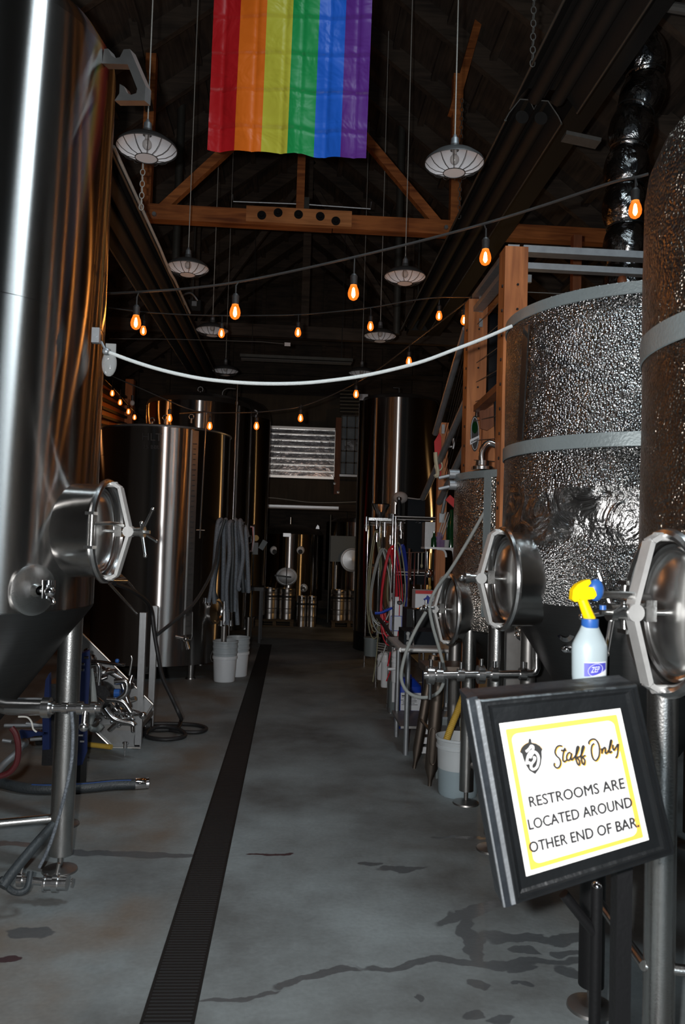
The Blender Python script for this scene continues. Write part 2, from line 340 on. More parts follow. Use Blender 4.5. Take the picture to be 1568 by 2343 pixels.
class MB:
    def __init__(s): s.v = []; s.f = []; s.uv = None; s.M = None
    def add(s, vs, fs):
        o = len(s.v)
        for v in vs:
            v = V(v); s.v.append(s.M @ v if s.M else v)
        for f in fs: s.f.append([i + o for i in f])
        return s
    def box(s, c, d, R=None):
        c = V(c); x, y, z = d[0]/2, d[1]/2, d[2]/2
        p = [V((a, b, e)) for a in (-x, x) for b in (-y, y) for e in (-z, z)]
        if R: p = [R @ q for q in p]
        return s.add([c + q for q in p], [(0,1,3,2),(4,6,7,5),(0,4,5,1),(2,3,7,6),(0,2,6,4),(1,5,7,3)])
    def bar(s, p0, p1, w, t, up=(0, 0, 1)):
        p0, p1 = V(p0), V(p1); d = (p1 - p0).normalized(); u = V(up); u = (u - d * u.dot(d))
        if u.length < 1e-4: u = V((1, 0, 0)); u = u - d * u.dot(d)
        u.normalize(); r = d.cross(u)
        vs = [p + r * a * w / 2 + u * b * t / 2 for p in (p0, p1) for a, b in ((-1,-1),(1,-1),(1,1),(-1,1))]
        return s.add(vs, [(3,2,1,0),(4,5,6,7),(0,1,5,4),(1,2,6,5),(2,3,7,6),(3,0,4,7)])
    def tube(s, pts, r, seg=10, closed=False, cap=True):
        pts = [V(p) for p in pts]; n = len(pts)
        rs = r if isinstance(r, (list, tuple)) else [r] * n
        tang = []
        for i in range(n):
            a = pts[(i-1) % n] if (closed or i > 0) else pts[i]; b = pts[(i+1) % n] if (closed or i < n-1) else pts[i]
            t = (b - a); tang.append(t.normalized() if t.length > 1e-9 else V((0, 0, 1)))
        u = V((0, 0, 1)) if abs(tang[0].z) < .9 else V((1, 0, 0))
        vs = []
        for i in range(n):
            t = tang[i]; u = (u - t * u.dot(t))
            if u.length < 1e-6: u = V((0, 1, 0)) - t * t.y
            u.normalize(); w = t.cross(u)
            for k in range(seg):
                a = 2 * PI * k / seg; vs.append(pts[i] + (u * math.cos(a) + w * math.sin(a)) * rs[i])
        fs = []
        for i in range(n if closed else n - 1):
            for k in range(seg):
                a = i * seg + k; b = i * seg + (k+1) % seg; c = ((i+1) % n) * seg + (k+1) % seg; d = ((i+1) % n) * seg + k
                fs.append((a, b, c, d))
        if cap and not closed:
            fs.append(tuple(range(seg))[::-1]); fs.append(tuple(range((n-1)*seg, n*seg)))
        return s.add(vs, fs)
    def cyl(s, p0, p1, r0, r1=None, seg=20):
        return s.tube([p0, p1], [r0, r0 if r1 is None else r1], seg)
    def lathe(s, prof, c=(0, 0, 0), axis=(0, 0, 1), seg=48, sx=1, sy=1, a0=0, a1=2*PI, up=None):
        c = V(c); az = V(axis).normalized()
        ux = V(up) if up else (V((0, 0, 1)) if abs(az.z) < .9 else V((1, 0, 0)))
        ux = (ux - az * ux.dot(az)).normalized(); uy = az.cross(ux)
        full = abs(a1 - a0 - 2*PI) < 1e-6; ns = seg if full else seg + 1
        vs = []
        for r, z in prof:
            for k in range(ns):
                a = a0 + (a1 - a0) * k / seg
                vs.append(c + az * z + ux * (r * sx * math.cos(a)) + uy * (r * sy * math.sin(a)))
        fs = []
        for i in range(len(prof) - 1):
            for k in range(seg):
                k2 = (k + 1) % ns
                fs.append((i*ns+k, i*ns+k2, (i+1)*ns+k2, (i+1)*ns+k))
        return s.add(vs, fs)
    def prism(s, poly, off):
        poly = [V(p) for p in poly]; off = V(off); n = len(poly)
        fs = [tuple(range(n))[::-1], tuple(range(n, 2*n))]
        for i in range(n): fs.append((i, (i+1) % n, n + (i+1) % n, n + i))
        return s.add(poly + [p + off for p in poly], fs)
    def ball(s, c, r, sc=(1, 1, 1), seg=16, rings=10):
        c = V(c); vs = []; fs = []
        for i in range(rings + 1):
            th = PI * i / rings
            for k in range(seg):
                a = 2 * PI * k / seg
                vs.append(c + V((r*sc[0]*math.sin(th)*math.cos(a), r*sc[1]*math.sin(th)*math.sin(a), r*sc[2]*math.cos(th))))
        for i in range(rings):
            for k in range(seg):
                fs.append((i*seg+k, (i+1)*seg+k, (i+1)*seg+(k+1) % seg, i*seg+(k+1) % seg))
        return s.add(vs, fs)
    def ring(s, c, R, r, n=(0, 0, 1), seg=32, rs=8, sx=1, sy=1, up=None):
        c = V(c); az = V(n).normalized(); ux = V(up) if up else (V((0, 0, 1)) if abs(az.z) < .9 else V((1, 0, 0)))
        ux = (ux - az * ux.dot(az)).normalized(); uy = az.cross(ux)
        return s.tube([c + ux*R*sx*math.cos(2*PI*k/seg) + uy*R*sy*math.sin(2*PI*k/seg) for k in range(seg)], r, rs, closed=True)
    def build(s, name, m, parent=None, label=None, cat=None, group=None, kind=None, flat=False, ang=35):
        me = bpy.data.meshes.new(name)
        vs = s.v; o = V((0, 0, 0))
        if parent is None and vs:
            lo = V([min(v[i] for v in vs) for i in range(3)]); hi = V([max(v[i] for v in vs) for i in range(3)])
            o = V(((lo.x+hi.x)/2, (lo.y+hi.y)/2, lo.z))
            if kind == 'structure': o = V((0, 0, 0))
        elif parent is not None: o = ORG.get(parent.name, V((0, 0, 0)))
        me.from_pydata([v - o for v in vs], [], s.f)
        bm = bmesh.new(); bm.from_mesh(me)
        bmesh.ops.remove_doubles(bm, verts=bm.verts, dist=1e-5)
        bmesh.ops.recalc_face_normals(bm, faces=bm.faces)
        bm.to_mesh(me); bm.free()
        me.materials.append(MATS[m])
        if not flat:
            me.polygons.foreach_set('use_smooth', [True] * len(me.polygons))
            me.set_sharp_from_angle(angle=math.radians(ang))
        ob = bpy.data.objects.new(name, me); COL.objects.link(ob)
        if parent is not None:
            ob.parent = parent; ORG[ob.name] = o
        else: ob.location = o; ORG[ob.name] = o
        tag(ob, label, cat, group, kind)
        return ob
ORG = {}
def tag(o, label=None, cat=None, group=None, kind=None):
    if label: o['label'] = label
    if cat: o['category'] = cat
    if group: o['group'] = group
    if kind: o['kind'] = kind
    return o
def thing(name, loc, label, cat, group=None):
    o = bpy.data.objects.new(name, None); COL.objects.link(o); o.location = V(loc); o.empty_display_size = .1
    ORG[o.name] = V(loc); return tag(o, label, cat, group)
def copy_tree(o, loc=None, label=None, rotz=None, scale=None):
    def cp(x, p):
        c = x.copy(); COL.objects.link(c)
        if p: c.parent = p
        for ch in [q for q in COL.objects if q.parent == x]: cp(ch, c)
        return c
    c = cp(o, None)
    if loc is not None: c.location = V(loc)
    if label: c['label'] = label
    if rotz is not None: c.rotation_euler = (0, 0, rotz)
    if scale: c.scale = (scale,) * 3
    return c
def S(name, mb, m, **k): return mb.build(name, m, kind='structure', **k)
def textmesh(body, bold=0.0):
    cu = bpy.data.curves.new('t', 'FONT'); cu.body = body; cu.resolution_u = 3; cu.offset = bold
    ob = bpy.data.objects.new('t', cu); COL.objects.link(ob)
    dg = bpy.context.evaluated_depsgraph_get(); me = ob.evaluated_get(dg).to_mesh()
    vs = [v.co.copy() for v in me.vertices]; fs = [tuple(p.vertices) for p in me.polygons]
    ob.evaluated_get(dg).to_mesh_clear(); bpy.data.objects.remove(ob); bpy.data.curves.remove(cu)
    x0 = min(v.x for v in vs); x1 = max(v.x for v in vs); h = .72 if any(c.isupper() or c.isdigit() for c in body) else .5
    y0 = 0
    try: h = max(v.y for v in vs)
    except: pass
    return [V(((v.x - x0) / (x1 - x0), (v.y - y0) / h, 0)) for v in vs], fs
# ================================================================== SETTING
XL, XR, YB, ZE, ZR = -4.6, 4.8, 20.5, 5.6, 9.2
m = MB(); 
m.add([(XL, -4, 0), (XR, -4, 0), (XR, YB, 0), (XL, YB, 0)], [(0, 1, 2, 3)]); S('floor', m, 'concrete')
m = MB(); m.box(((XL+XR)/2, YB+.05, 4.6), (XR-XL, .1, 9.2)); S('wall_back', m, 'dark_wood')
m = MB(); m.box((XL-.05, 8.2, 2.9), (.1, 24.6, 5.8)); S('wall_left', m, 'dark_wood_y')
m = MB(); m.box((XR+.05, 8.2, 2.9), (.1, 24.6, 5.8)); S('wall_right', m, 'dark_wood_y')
m = MB(); XC = .1
for sx, xe in ((-1, XL-.1), (1, XR+.1)):
    m.prism([(XC, -4, ZR), (xe, -4, ZE), (xe, YB+.1, ZE), (XC, YB+.1, ZR)], (0, 0, .08))
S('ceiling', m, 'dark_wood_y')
# rafters and purlins of the roof
m = MB()
y = -1.2
while y < YB:
    for xe in (XL, XR): m.bar((XC, y, ZR-.12), (xe, y, ZE-.10), .09, .24)
    y += 1.15
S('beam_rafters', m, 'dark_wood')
m = MB()
for xe in (XL, XR):
    for k in range(1, 9):
        t = k / 9; x = XC + (xe-XC)*t; z = ZR + (ZE-ZR)*t
        m.box((x, 8.2, z-.03), (.09, 24.4, .06))
S('beam_purlins', m, 'dark_wood_y')
# studs and girts on the end wall
m = MB()
for k in range(12): m.box((XL+.4+k*.8, YB-.06, 4.5), (.1, .12, 9))
for z in (2.9, 3.7, 4.5, 5.3, 6.1, 6.9): m.box((0, YB-.10, z), (9.2, .06, .12))
S('beam_studs', m, 'dark_wood')
# timber partition above the opening at the far end
YP = 18.2
pz = lambda py, Y=YP: atY(690, py, Y).z
zt, zb = pz(900), pz(1152)
m = MB(); m.box((.2, YP, (pz(1098)+zb)/2), (3.4, .08, pz(1098)-zb)); m.box((.2, YP+.3, (zt+pz(1098))/2), (3.4, .05, zt-pz(1098)))
S('wall_partition', m, 'brown_panel')
m = MB(); m.box((.2, YP-.1, zb-.08), (3.6, .3, .16)); S('beam_header', m, 'dark_wood')
m = MB(); m.box((0, 8.2, .05), (.2, 24, .1)); 
# drain in the floor
a0, a1 = gnd(328, 2343), gnd(437, 2343); b0, b1 = gnd(598, 1475), gnd(620, 1475)
mid0 = (a0+a1)/2; mid1 = (b0+b1)/2; dirv = (mid1-mid0).normalized()
p0 = mid0 - dirv*2.6; p1 = mid1; w = .083
nx = V((dirv.y, -dirv.x, 0))
m = MB(); m.add([p0-nx*w+V((0,0,.004)), p0+nx*w+V((0,0,.004)), p1+nx*w+V((0,0,.004)), p1-nx*w+V((0,0,.004))], [(0,1,2,3)])
m.build('drain_grate', 'drain_grate', label='long dark slotted trench drain grate set in the concrete floor', cat='drain')
for sgn in (-1, 1):
    m = MB(); m.bar(p0+nx*sgn*(w+.006)+V((0,0,.003)), p1+nx*sgn*(w+.006)+V((0,0,.003)), .012, .006)
    S('trim_1' if sgn < 0 else 'trim_2', m, 'drain_dark')

# ================================================================== TRUSS (plane Y = 8.9)
YT = 8.9
def P(px, py, Y=YT): return atY(px, py, Y)
tr = thing('roof_truss', P(687, 510), 'orange-brown timber roof truss spanning the aisle behind the rainbow flag', 'truss')
zc = P(687, 507).z; bh = .175
def hor(xa, xb, z, h, t, y=YT): 
    mm = MB(); mm.box(((xa+xb)/2, y, z), (xb-xa, t, h)); return mm
xa, xg0, xg1, xb = -4.5, P(565, 510).x, P(803, 517).x, 4.7
hor(xa, P(760, 510).x, zc, bh, .14).build('bottom_chord', 'wood_beam', tr)
hor(P(762, 510).x, xb, zc, bh*.95, .14).build('bottom_chord', 'wood_beam', tr)
hor(xg0, xg1, zc, bh*1.02, .08, YT-.11).build('splice_board', 'wood_light', tr)
for px, py in ((600, 517), (637, 507), (683, 509), (732, 511), (767, 522)):
    q = P(px, py); mm = MB(); c = V((q.x, YT-.15, zc + (510-py)/F*YT*.8 + .012))
    mm.lathe([(0, -.002), (.05, -.002), (.05, -.010), (0, -.010)], c, (0, 1, 0), 20); mm.lathe([(0, -.035), (.022, -.035), (.026, -.01), (.026, 0)], c, (0, 1, 0), 6)
    mm.build('bolt', 'black_metal', tr)
for px, t in ((1040, 1), (333, 0)):
    q = P(px, 500); mm = MB(); mm.box((q.x, YT, zc + .95), (.115, .12, 1.75)); mm.build('post', 'wood_beam', tr)
q = P(686, 500); mm = MB(); mm.box((q.x, YT, zc+1.6), (.09, .10, 3.1)); mm.build('king_post', 'wood_beam', tr)
for a, b in (((372, 490), (560, 305)), ((1000, 518), (800, 275))):
    A, B = P(*a), P(*b); A.z = zc + .06; mm = MB(); mm.bar(A, B, .10, .10, (0, 1, 0)); mm.build('brace', 'wood_beam', tr)
A, B = P(1035, 262), P(1125, -60); mm = MB(); mm.bar(A, B, .09, .13, (0, 1, 0)); mm.build('brace', 'wood_beam', tr)
A, B = P(345, 262), P(285, -60); mm = MB(); mm.bar(A, B, .09, .13, (0, 1, 0)); mm.build('brace', 'dark_wood', tr)
for px, py in ((356, 497), (1018, 527), (333, 494)):
    q = P(px, py); mm = MB(); mm.lathe([(0, -.03), (.024, -.03), (.028, 0)], (q.x, YT-.075, q.z), (0, 1, 0), 6); mm.build('bolt', 'galvanized', tr)
# conduit with junction box above the beam
cd = thing('electrical_conduit', P(700, 468, 9.0), 'thin grey conduit with junction box above the timber beam', 'conduit')
mm = MB(); mm.tube([P(532, 445, 9.0), P(534, 461, 9.0), P(690, 467, 9.0), P(848, 478, 9.0), P(850, 462, 9.0)], .009, 8); mm.build('pipe', 'galvanized', cd)
q = P(701, 467, 9.0); mm = MB(); mm.box(q, (.07, .06, .14)); mm.build('junction_box', 'hood_edge', cd)
# farther dark truss
m = MB(); YT2 = 14.2; z2 = atY(690, 762, YT2).z
m.box((0, YT2, z2), (9.2, .14, .22)); m.box((.05, YT2, z2+1.9), (.14, .1, 3.6))
for s_ in (-1, 1): m.bar((s_*1.9, YT2, z2+.1), (s_*.2, YT2, z2+2.6), .1, .1, (0,1,0)); m.box((s_*1.95, YT2, z2+1.4), (.14, .1, 2.7))
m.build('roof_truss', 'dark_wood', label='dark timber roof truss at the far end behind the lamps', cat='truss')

# ================================================================== TANKS
def ell(a, b, k, seg): 
    t = 2*PI*k/seg; return a*math.cos(t), b*math.sin(t)
def manway(tank, C, n, a=.185, b=.23, neck=.30, hinge=-1, wheel_rot=.0, steel='tank_steel', handle_out=0, spin=0.0):
    """oval pressure door: C centre of the door face, n outward normal, u along the face"""
    n = V(n).normalized(); u = V((0, 0, 1)).cross(n).normalized(); v = V((0, 0, 1))
    M = Matrix((( u.x, v.x, n.x, C.x), (u.y, v.y, n.y, C.y), (u.z, v.z, n.z, C.z), (0, 0, 0, 1)))
    def nb(): q = MB(); q.M = M; return q
    ax = (0, 0, 1); up = (1, 0, 0); r = b; sx = a / b
    q = nb(); q.lathe([(r*1.0, -neck), (r*.995, -.03), (r, -.02), (r*.985, 0), (r*.93, 0), (r*.93, -.05), (r*.86, -.055), (r*.86, -.08)], (0, 0, 0), ax, 56, sx=sx, up=up)
    nk = q.build('manway_neck', 'neck_steel', tank)
    q = nb(); q.ring((0, 0, .004), r*1.035, .017, ax, 56, 8, sx=sx*1.02, up=up); q.build('rim_band', 'steel', nk)
    q = nb(); q.ring((0, 0, -.028), r*.865, .013, ax, 56, 8, sx=sx, up=up); q.build('seal_ring', 'steel', nk)
    q = nb(); q.lathe([(r*.9, -.045), (r*.84, -.040), (r*.8, -.028), (r*.6, -.008), (r*.3, .006), (0.001, .010)], (0, 0, 0), ax, 48, sx=sx, up=up); q.build('door', 'door_steel', nk)
    q = nb(); w = .046; t = .016
    e = b*.995; kn = .115
    for s_ in (-1, 1):
        pts = [(0, s_*e, .035), (0, s_*e*.93, .062), (0, s_*.012, kn)]
        q.bar(pts[0], pts[1], w, t, (0, 0, 1)); q.bar(pts[1], pts[2], w, t, (0, 0, 1))
        q.cyl((0, s_*e, -.01), (0, s_*e, .045), .013)
        q.ball((0, s_*e*.93, .062), w*.46, (1, .5, .35))
    q.cyl((-w*.55, 0, kn), (w*.55, 0, kn), .026)
    q.build('yoke', 'yoke_metal', nk)
    q = nb(); q.cyl((0, 0, -.03), (0, 0, kn+.10), .0085); q.box((0, .006, .065), (.045, .062, .034)); q.cyl((0, 0, kn+.015), (0, 0, kn+.055), .021); q.cyl((0, 0, kn+.055), (0, 0, kn+.075), .027)
    q.build('screw', 'satin_steel', nk)
    q = nb(); zc_ = kn + .06
    for k in range(4 if spin else 0):
        aa = spin + PI/2*k
        d = V((math.cos(aa), math.sin(aa), .30)).normalized()
        p0_ = V((0, 0, zc_)) + d*.018; p1_ = V((0, 0, zc_)) + d*.125
        q.cyl(p0_, p1_, .0075, seg=10); q.ball(p1_, .010)
    if not spin: q.cyl((0, 0, zc_-.02), (0, 0, zc_+.012), .019); q.ball((0, 0, zc_+.03), .016)
    q.build('star_handle' if spin else 'screw_knob', 'steel', nk)
    q = nb(); h = hinge
    q.cyl((h*(a+.022), -.075, .012), (h*(a+.022), .075, .012), .014); 
    for s_ in (-1, 1): q.box((h*(a+.016), s_*.077, .006), (.05, .014, .04))
    q.tube(smooth([(h*(a+.022), .03, .015), (h*a*.7, .035, .075), (h*a*.25, .03, .09), (0, .02, .09)], 4), .009)
    if handle_out: q.tube(smooth([(.0, .045, .06), (.0, .05, .14), (.01, .05, .20), (.02, .05, .27)], 5), .0115)
    q.build('hinge', 'satin_steel', nk)
    return nk

def leg_part(tank, x, y, ztop, r=.05, m='satin_steel', foot=True, zfoot=.085):
    mm = MB(); mm.cyl((x, y, zfoot), (x, y, ztop), r, seg=28); lg = mm.build('leg', m, tank)
    mm = MB(); mm.cyl((x, y, .02), (x, y, zfoot+.01), .014); mm.lathe([(0, .028), (.03, .026), (.085, .010), (.088, 0), (0, 0)], (x, y, 0), seg=32); mm.build('foot', 'dull_steel', lg)
    return lg

# ---- left fermenter
LC = (-1.721, 4.04); LR = .70
zj = hitcyl(30, 1405, LC, LR).z
zt_ = hitcyl(159, 30, LC, LR).z
ft = thing('fermenter', (LC[0], LC[1], 0), 'tall brushed steel conical fermenter filling the left edge, round door facing the aisle', 'tank', 'conical fermenters along the aisle')
mm = MB(); mm.lathe([(LR, zj), (LR, zt_)], (*LC, 0), seg=128); mm.lathe([(LR+.0012, 2.752), (LR+.0012, 2.768)], (*LC, 0), seg=128); mm.build('shell', 'tank_steel', ft)
zcone = .52
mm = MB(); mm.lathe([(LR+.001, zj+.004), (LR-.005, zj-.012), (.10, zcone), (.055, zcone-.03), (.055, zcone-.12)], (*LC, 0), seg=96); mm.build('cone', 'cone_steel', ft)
mm = MB(); mm.lathe([(LR, zt_), (LR*.985, zt_+.04), (LR*.9, zt_+.13), (LR*.6, zt_+.26), (0.001, zt_+.34)], (*LC, 0), seg=96); mm.build('dome', 'tank_steel', ft)
nL = V((math.cos(math.radians(-8)), math.sin(math.radians(-8)), 0))
CL = atY(243, 1215, 3.83)
manway(ft, CL, nL, .185, .225, neck=.38, hinge=-1, spin=1.22)
for x, y in ((gnd(137, 1992).x, gnd(137, 1992).y), (-1.30, 4.78), (-2.45, 3.8), (-2.45, 4.75)): leg_part(ft, x, y, zj-.02 if x < -1.9 else zj-.05, .058)
# brace tubes between the legs
lx, ly = gnd(137, 1992).x, gnd(137, 1992).y
mm = MB(); zb_ = atY(60, 1870, ly).z; mm.cyl((lx, ly, zb_), (-2.3, 3.75, zb_), .022); mm.cyl((lx, ly, zb_), (-1.30, 4.75, zb_), .022); mm.build('cross_brace', 'satin_steel', ft)
# racking arm from the cone
pA = atY(22, 1618, 3.72); pB = atY(104, 1619, 3.72); pC = atY(232, 1621, 3.72)
mm = MB(); mm.tube([pA - V((.15, -.12, .0)), pA, pB], .036, 20); mm.cyl(pB-V((.012,0,0)), pB+V((.022,0,0)), .047); ra = mm.build('racking_arm', 'steel', ft)
mm = MB(); mm.cyl(pB, pC, .019); 
for t in (.1, .35, .62, .86): q = pB.lerp(pC, t); mm.cyl(q-V((.012,0,0)), q+V((.012,0,0)), .030 if t != .35 else .026)
mm.cyl(pB.lerp(pC, .72)+V((0, 0, 0)), pB.lerp(pC, .72)+V((.0, -.02, -.075)), .014); mm.ball(pB.lerp(pC, .72)+V((0, -.02, -.08)), .022); mm.build('valve', 'steel', ra)
# sample port low on the shell
q = hitcyl(76, 1350, LC, LR); nn = V((q.x-LC[0], q.y-LC[1], 0)).normalized()
mm = MB(); mm.lathe([(.115, -.01), (.115, .005), (.10, .012), (.03, .02), (.022, .05)], q, nn, 36); sp = mm.build('sample_port', 'satin_steel', ft)
mm = MB(); mm.cyl(q+nn*.03, q+nn*.10, .012); e_ = q+nn*.10; mm.cyl(e_+V((0,0,-.03)), e_+V((0,0,.04)), .022); mm.cyl(e_+nn*.01+V((0,0,.03)), e_+nn*.01+V((0,0,.05)), .03); mm.ball(e_+nn*.02, .024); mm.tube([e_+V((0,0,-.02)), e_+nn*.04+V((0,0,-.035)), e_+nn*.05+V((0,0,-.05))], .011); mm.build('sample_valve', 'chrome', sp)
# lifting lug, bolted box
YLg = 3.9
poly = [(238,112),(247,111),(255,127),(264,133),(274,131),(283,113),(297,112),(333,196),(331,230),(262,230),(273,214),(274,192),(283,197),(290,212),(300,217),(312,213),(314,203),(292,147),(234,145)]
mm = MB(); mm.prism([atY(a_, b_, YLg) for a_, b_ in poly], (0.02, .045, 0)); mm.build('lifting_lug', 'dull_steel', ft, flat=True)
q = atY(220, 768, 3.72); mm = MB(); mm.box(q, (.035, .03, .07)); mm.cyl(q+V((0,-.014,0)), q+V((0,-.02,0)), .011); mm.build('cable_clip', 'galvanized', ft)

# ---- right fermenters in foil
def foil_tank(cx, cy, r, zbot, ztop, label, fm, bands, coneb=.55, dome=True, mC=None, mz=None, hinge=1, spin=.4, ho=0, legs=(), rim=.0):
    t = thing('fermenter', (cx, cy, 0), label, 'tank', 'conical fermenters along the aisle')
    mm = MB(); mm.lathe([(r, zbot), (r+.004, zbot+.3), (r, (zbot+ztop)/2), (r+.004, ztop-.3), (r, ztop)], (cx, cy, 0), seg=128); mm.build('insulation_wrap', fm, t)
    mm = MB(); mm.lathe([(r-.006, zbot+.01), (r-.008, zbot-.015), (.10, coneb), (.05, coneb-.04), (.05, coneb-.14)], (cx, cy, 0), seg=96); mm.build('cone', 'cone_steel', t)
    mm = MB()
    if dome: mm.lathe([(r, ztop), (r*.985, ztop+.07), (r*.93, ztop+.16), (r*.80, ztop+.27), (r*.5, ztop+.36), (.001, ztop+.40)], (cx, cy, 0), seg=96)
    else: mm.lathe([(r-.01, ztop-.02), (r*.9, ztop+.02), (r*.5, ztop+.07), (.001, ztop+.09)], (cx, cy, 0), seg=96)
    mm.build('dome', fm if dome else 'dull_steel', t)
    for z, h in bands:
        mm = MB(); mm.lathe([(r+.004, z-h/2), (r+.009, z-h/2+.002), (r+.009, z+h/2-.002), (r+.004, z+h/2)], (cx, cy, 0), seg=128); mm.build('tape_band', 'tape_grey', t)
    if mC is not None:
        nn = V((cx, cy, 0)) - V((mC.x, mC.y, 0)); ang = math.radians(180 + 8); n_ = V((math.cos(ang), math.sin(ang), 0))
        manway(t, mC, n_, .185, .225, neck=.40, hinge=-hinge, spin=spin, handle_out=ho)
    for lx_, ly_, lm in legs: leg_part(t, lx_, ly_, zbot+.02, .047, lm)
    return t
Ccen, Bcen, Acen = (1.843, 2.45), (1.745, 3.9), (1.805, 5.47); RR = .68
zC0 = 1.44
TC = foil_tank(*Ccen, RR, zC0, 2.95, 'nearest foil-wrapped fermenter at the right edge with big round steel door', 'brown_foil', [(hitcyl(1520, 765, Ccen, RR).z, .085)], mC=atY(1527, 1402, 2.27), hinge=1, spin=.22+PI/2, ho=1,
               legs=[(atY(1510, 2100, 2.43).x, 2.43, 'satin_steel'), (gnd(1352, 2306).x, gnd(1352, 2306).y, 'black_metal'), (2.5, 2.1, 'dull_steel'), (2.5, 3.05, 'dull_steel')])  # steel leg behind the sign is black to carry the sign's shadow
zBt = hitcyl(1300, 668, Bcen, RR).z; zBb = 1.45
TB = foil_tank(*Bcen, RR, zBb, zBt, 'open-topped silver bubble-foil wrapped fermenter, middle one of the right row', 'bubble_foil', [(zBt-.03, .055), (hitcyl(1320, 1010, Bcen, RR).z, .065)], dome=False, mC=atY(1150, 1324, 3.72), hinge=1, spin=0,
               legs=[(1.165, 4.45, 'satin_steel'), (1.45, 4.78, 'dull_steel'), (2.35, 3.7, 'dull_steel'), (2.35, 4.5, 'dull_steel')])
zAt = hitcyl(1100, 1078, Acen, RR).z
TA = foil_tank(*Acen, RR, 1.15, zAt, 'short foil-wrapped fermenter with taped top, farthest of the right row', 'fine_foil', [(zAt-.02, .05)], dome=False, coneb=.45, mC=atY(1030, 1394, 5.33), hinge=1, spin=0,
               legs=[(gnd(1066, 1838).x, gnd(1066, 1838).y, 'satin_steel'), (1.25, 6.0, 'dull_steel'), (2.4, 5.2, 'dull_steel'), (2.4, 6.0, 'dull_steel')])
# vertical tape on tank A, black strip and sealing on tank B
q = hitcyl(1117, 1150, Acen, RR); nn = V((q.x-Acen[0], q.y-Acen[1], 0)).normalized(); tt = V((-nn.y, nn.x, 0))
mm = MB(); mm.bar(V((q.x, q.y, 1.25))+nn*.006, V((q.x, q.y, zAt-.01))+nn*.006, .06, .006, nn); mm.build('tape_strip', 'tape_grey', TA)
mm = MB(); pts = []
for py in (745, 800, 860, 920, 970, 1008):
    q = hitcyl(1205 - (py-745)*.055, py, Bcen, RR+.018); pts.append(q)
for a_, b_ in zip(pts, pts[1:]):
    nn = V((a_.x-Bcen[0], a_.y-Bcen[1], 0)).normalized(); mm.bar(a_, b_, .045, .008, nn)
mm.build('rubber_strip', 'black_strip', TB)
# port with glass on tank B's cone, small pipes and valve
q = atY(1312, 1440, 3.62)
mm = MB(); mm.cyl(q+V((.10, .10, .04)), q+V((.02, 0, 0)), .03); mm.lathe([(.03, 0), (.045, .01), (.055, .03), (.055, .05), (.035, .055)], q+V((-.01,-.02,0)), (-.85, -.5, 0), 24); mm.ball(q+V((-.03, -.02, -.09)), .022, (1.4, 1, 1)); sp = mm.build('sample_port', 'chrome', TB)
mm = MB()
pipeL, pipeR, pipeU = atY(970, 1545, 4.25), atY(1228, 1542, 4.25), atY(1228, 1478, 4.25)
mm.tube([pipeL, pipeR - V((.03, 0, 0)), pipeR - V((.009, 0, -.009)), pipeR + V((0, 0, .03)), pipeU], .021, 16); rp = mm.build('racking_pipe', 'steel', TB)
for px, r_ in ((985, .05), (1005, .038), (1054, .034), (1100, .05), (1130, .04), (1196, .034)):
    c_ = pipeL.lerp(pipeR, (px-970)/(258)); mm = MB(); mm.cyl(c_-V((.018,0,0)), c_+V((.018,0,0)), r_); mm.cyl(c_+V((0,-.01,r_)), c_+V((0,-.01,r_+.035)), .010); mm.build('clamp', 'steel', rp)
for px in (985, 1024):
    c_ = pipeL.lerp(pipeR, (px-970)/(258)); mm = MB(); mm.cyl(c_, c_-V((0, 0, .13 if px < 1000 else .15)), .011 if px < 1000 else .007); mm.build('drain_stem', 'chrome', rp)
# pipe over tank A
mm = MB(); pa = atY(1103, 1075, 5.15); mm.lathe([(0, 0), (.07, 0), (.07, .02), (.045, .03), (.045, .06), (0.001, .06)], pa, seg=24)
mm.tube(smooth([pa+V((0,0,.05)), pa+V((.0,0,.13)), pa+V((.05,0,.18)), atY(1158, 1032, 5.1)], 6), .022, 14); mm.build('top_pipe', 'steel', TA)
# double clamp at the corner of tank A
mm = MB()
for dy in (1088, 1113):
    a_, b_ = atY(1004, dy+6, 5.5), atY(1044, dy-3, 5.5); mm.cyl(a_, b_, .012); mm.cyl(b_-V((.05,0,0)), b_+V((.02,0,.0)), .034)
mm.build('hose_clamps', 'galvanized', TA)
# cross braces around tank C legs
mm = MB(); zq = .42
mm.cyl((1.125, 2.43, zq), (gnd(1352, 2306).x, gnd(1352, 2306).y, zq+.0), .017); mm.cyl((1.125, 2.43, zq), (2.5, 2.1, zq), .017); mm.cyl((1.125, 2.43, .22), (2.5, 2.1, .22), .017); mm.build('cross_brace', 'satin_steel', TC)
a_ = gnd(1066, 1838); mm = MB(); mm.cyl((a_.x, a_.y, .28), (a_.x+.35, a_.y-.35, .06), .02); mm.build('cross_brace', 'dull_steel', TA)

# ---- hot liquor tank
HC = (-1.72, 10.3); HR = .835
zh1 = hitcyl(380, 974, HC, HR).z; zh0 = hitcyl(430, 1523, HC, HR).z
HL = thing('hot_liquor_tank', (*HC, 0), 'wide flat-topped steel tank marked HLT with a level gauge strip down its side', 'tank')
mm = MB(); mm.lathe([(HR, zh0), (HR, zh1)], (*HC, 0), seg=128); mm.lathe([(HR+.0012, 1.305), (HR+.0012, 1.32)], (*HC, 0), seg=128); mm.lathe([(HR+.0012, zh1-.345), (HR+.0012, zh1-.33)], (*HC, 0), seg=128); mm.build('shell', 'tank_steel', HL)
mm = MB(); mm.ring((*HC, zh1), HR+.004, .014, seg=96); mm.build('rim', 'light_metal', HL)
mm = MB(); mm.lathe([(HR-.01, zh1-.01), (.001, zh1+.02)], (*HC, 0), seg=64); mm.build('lid', 'dull_steel', HL)
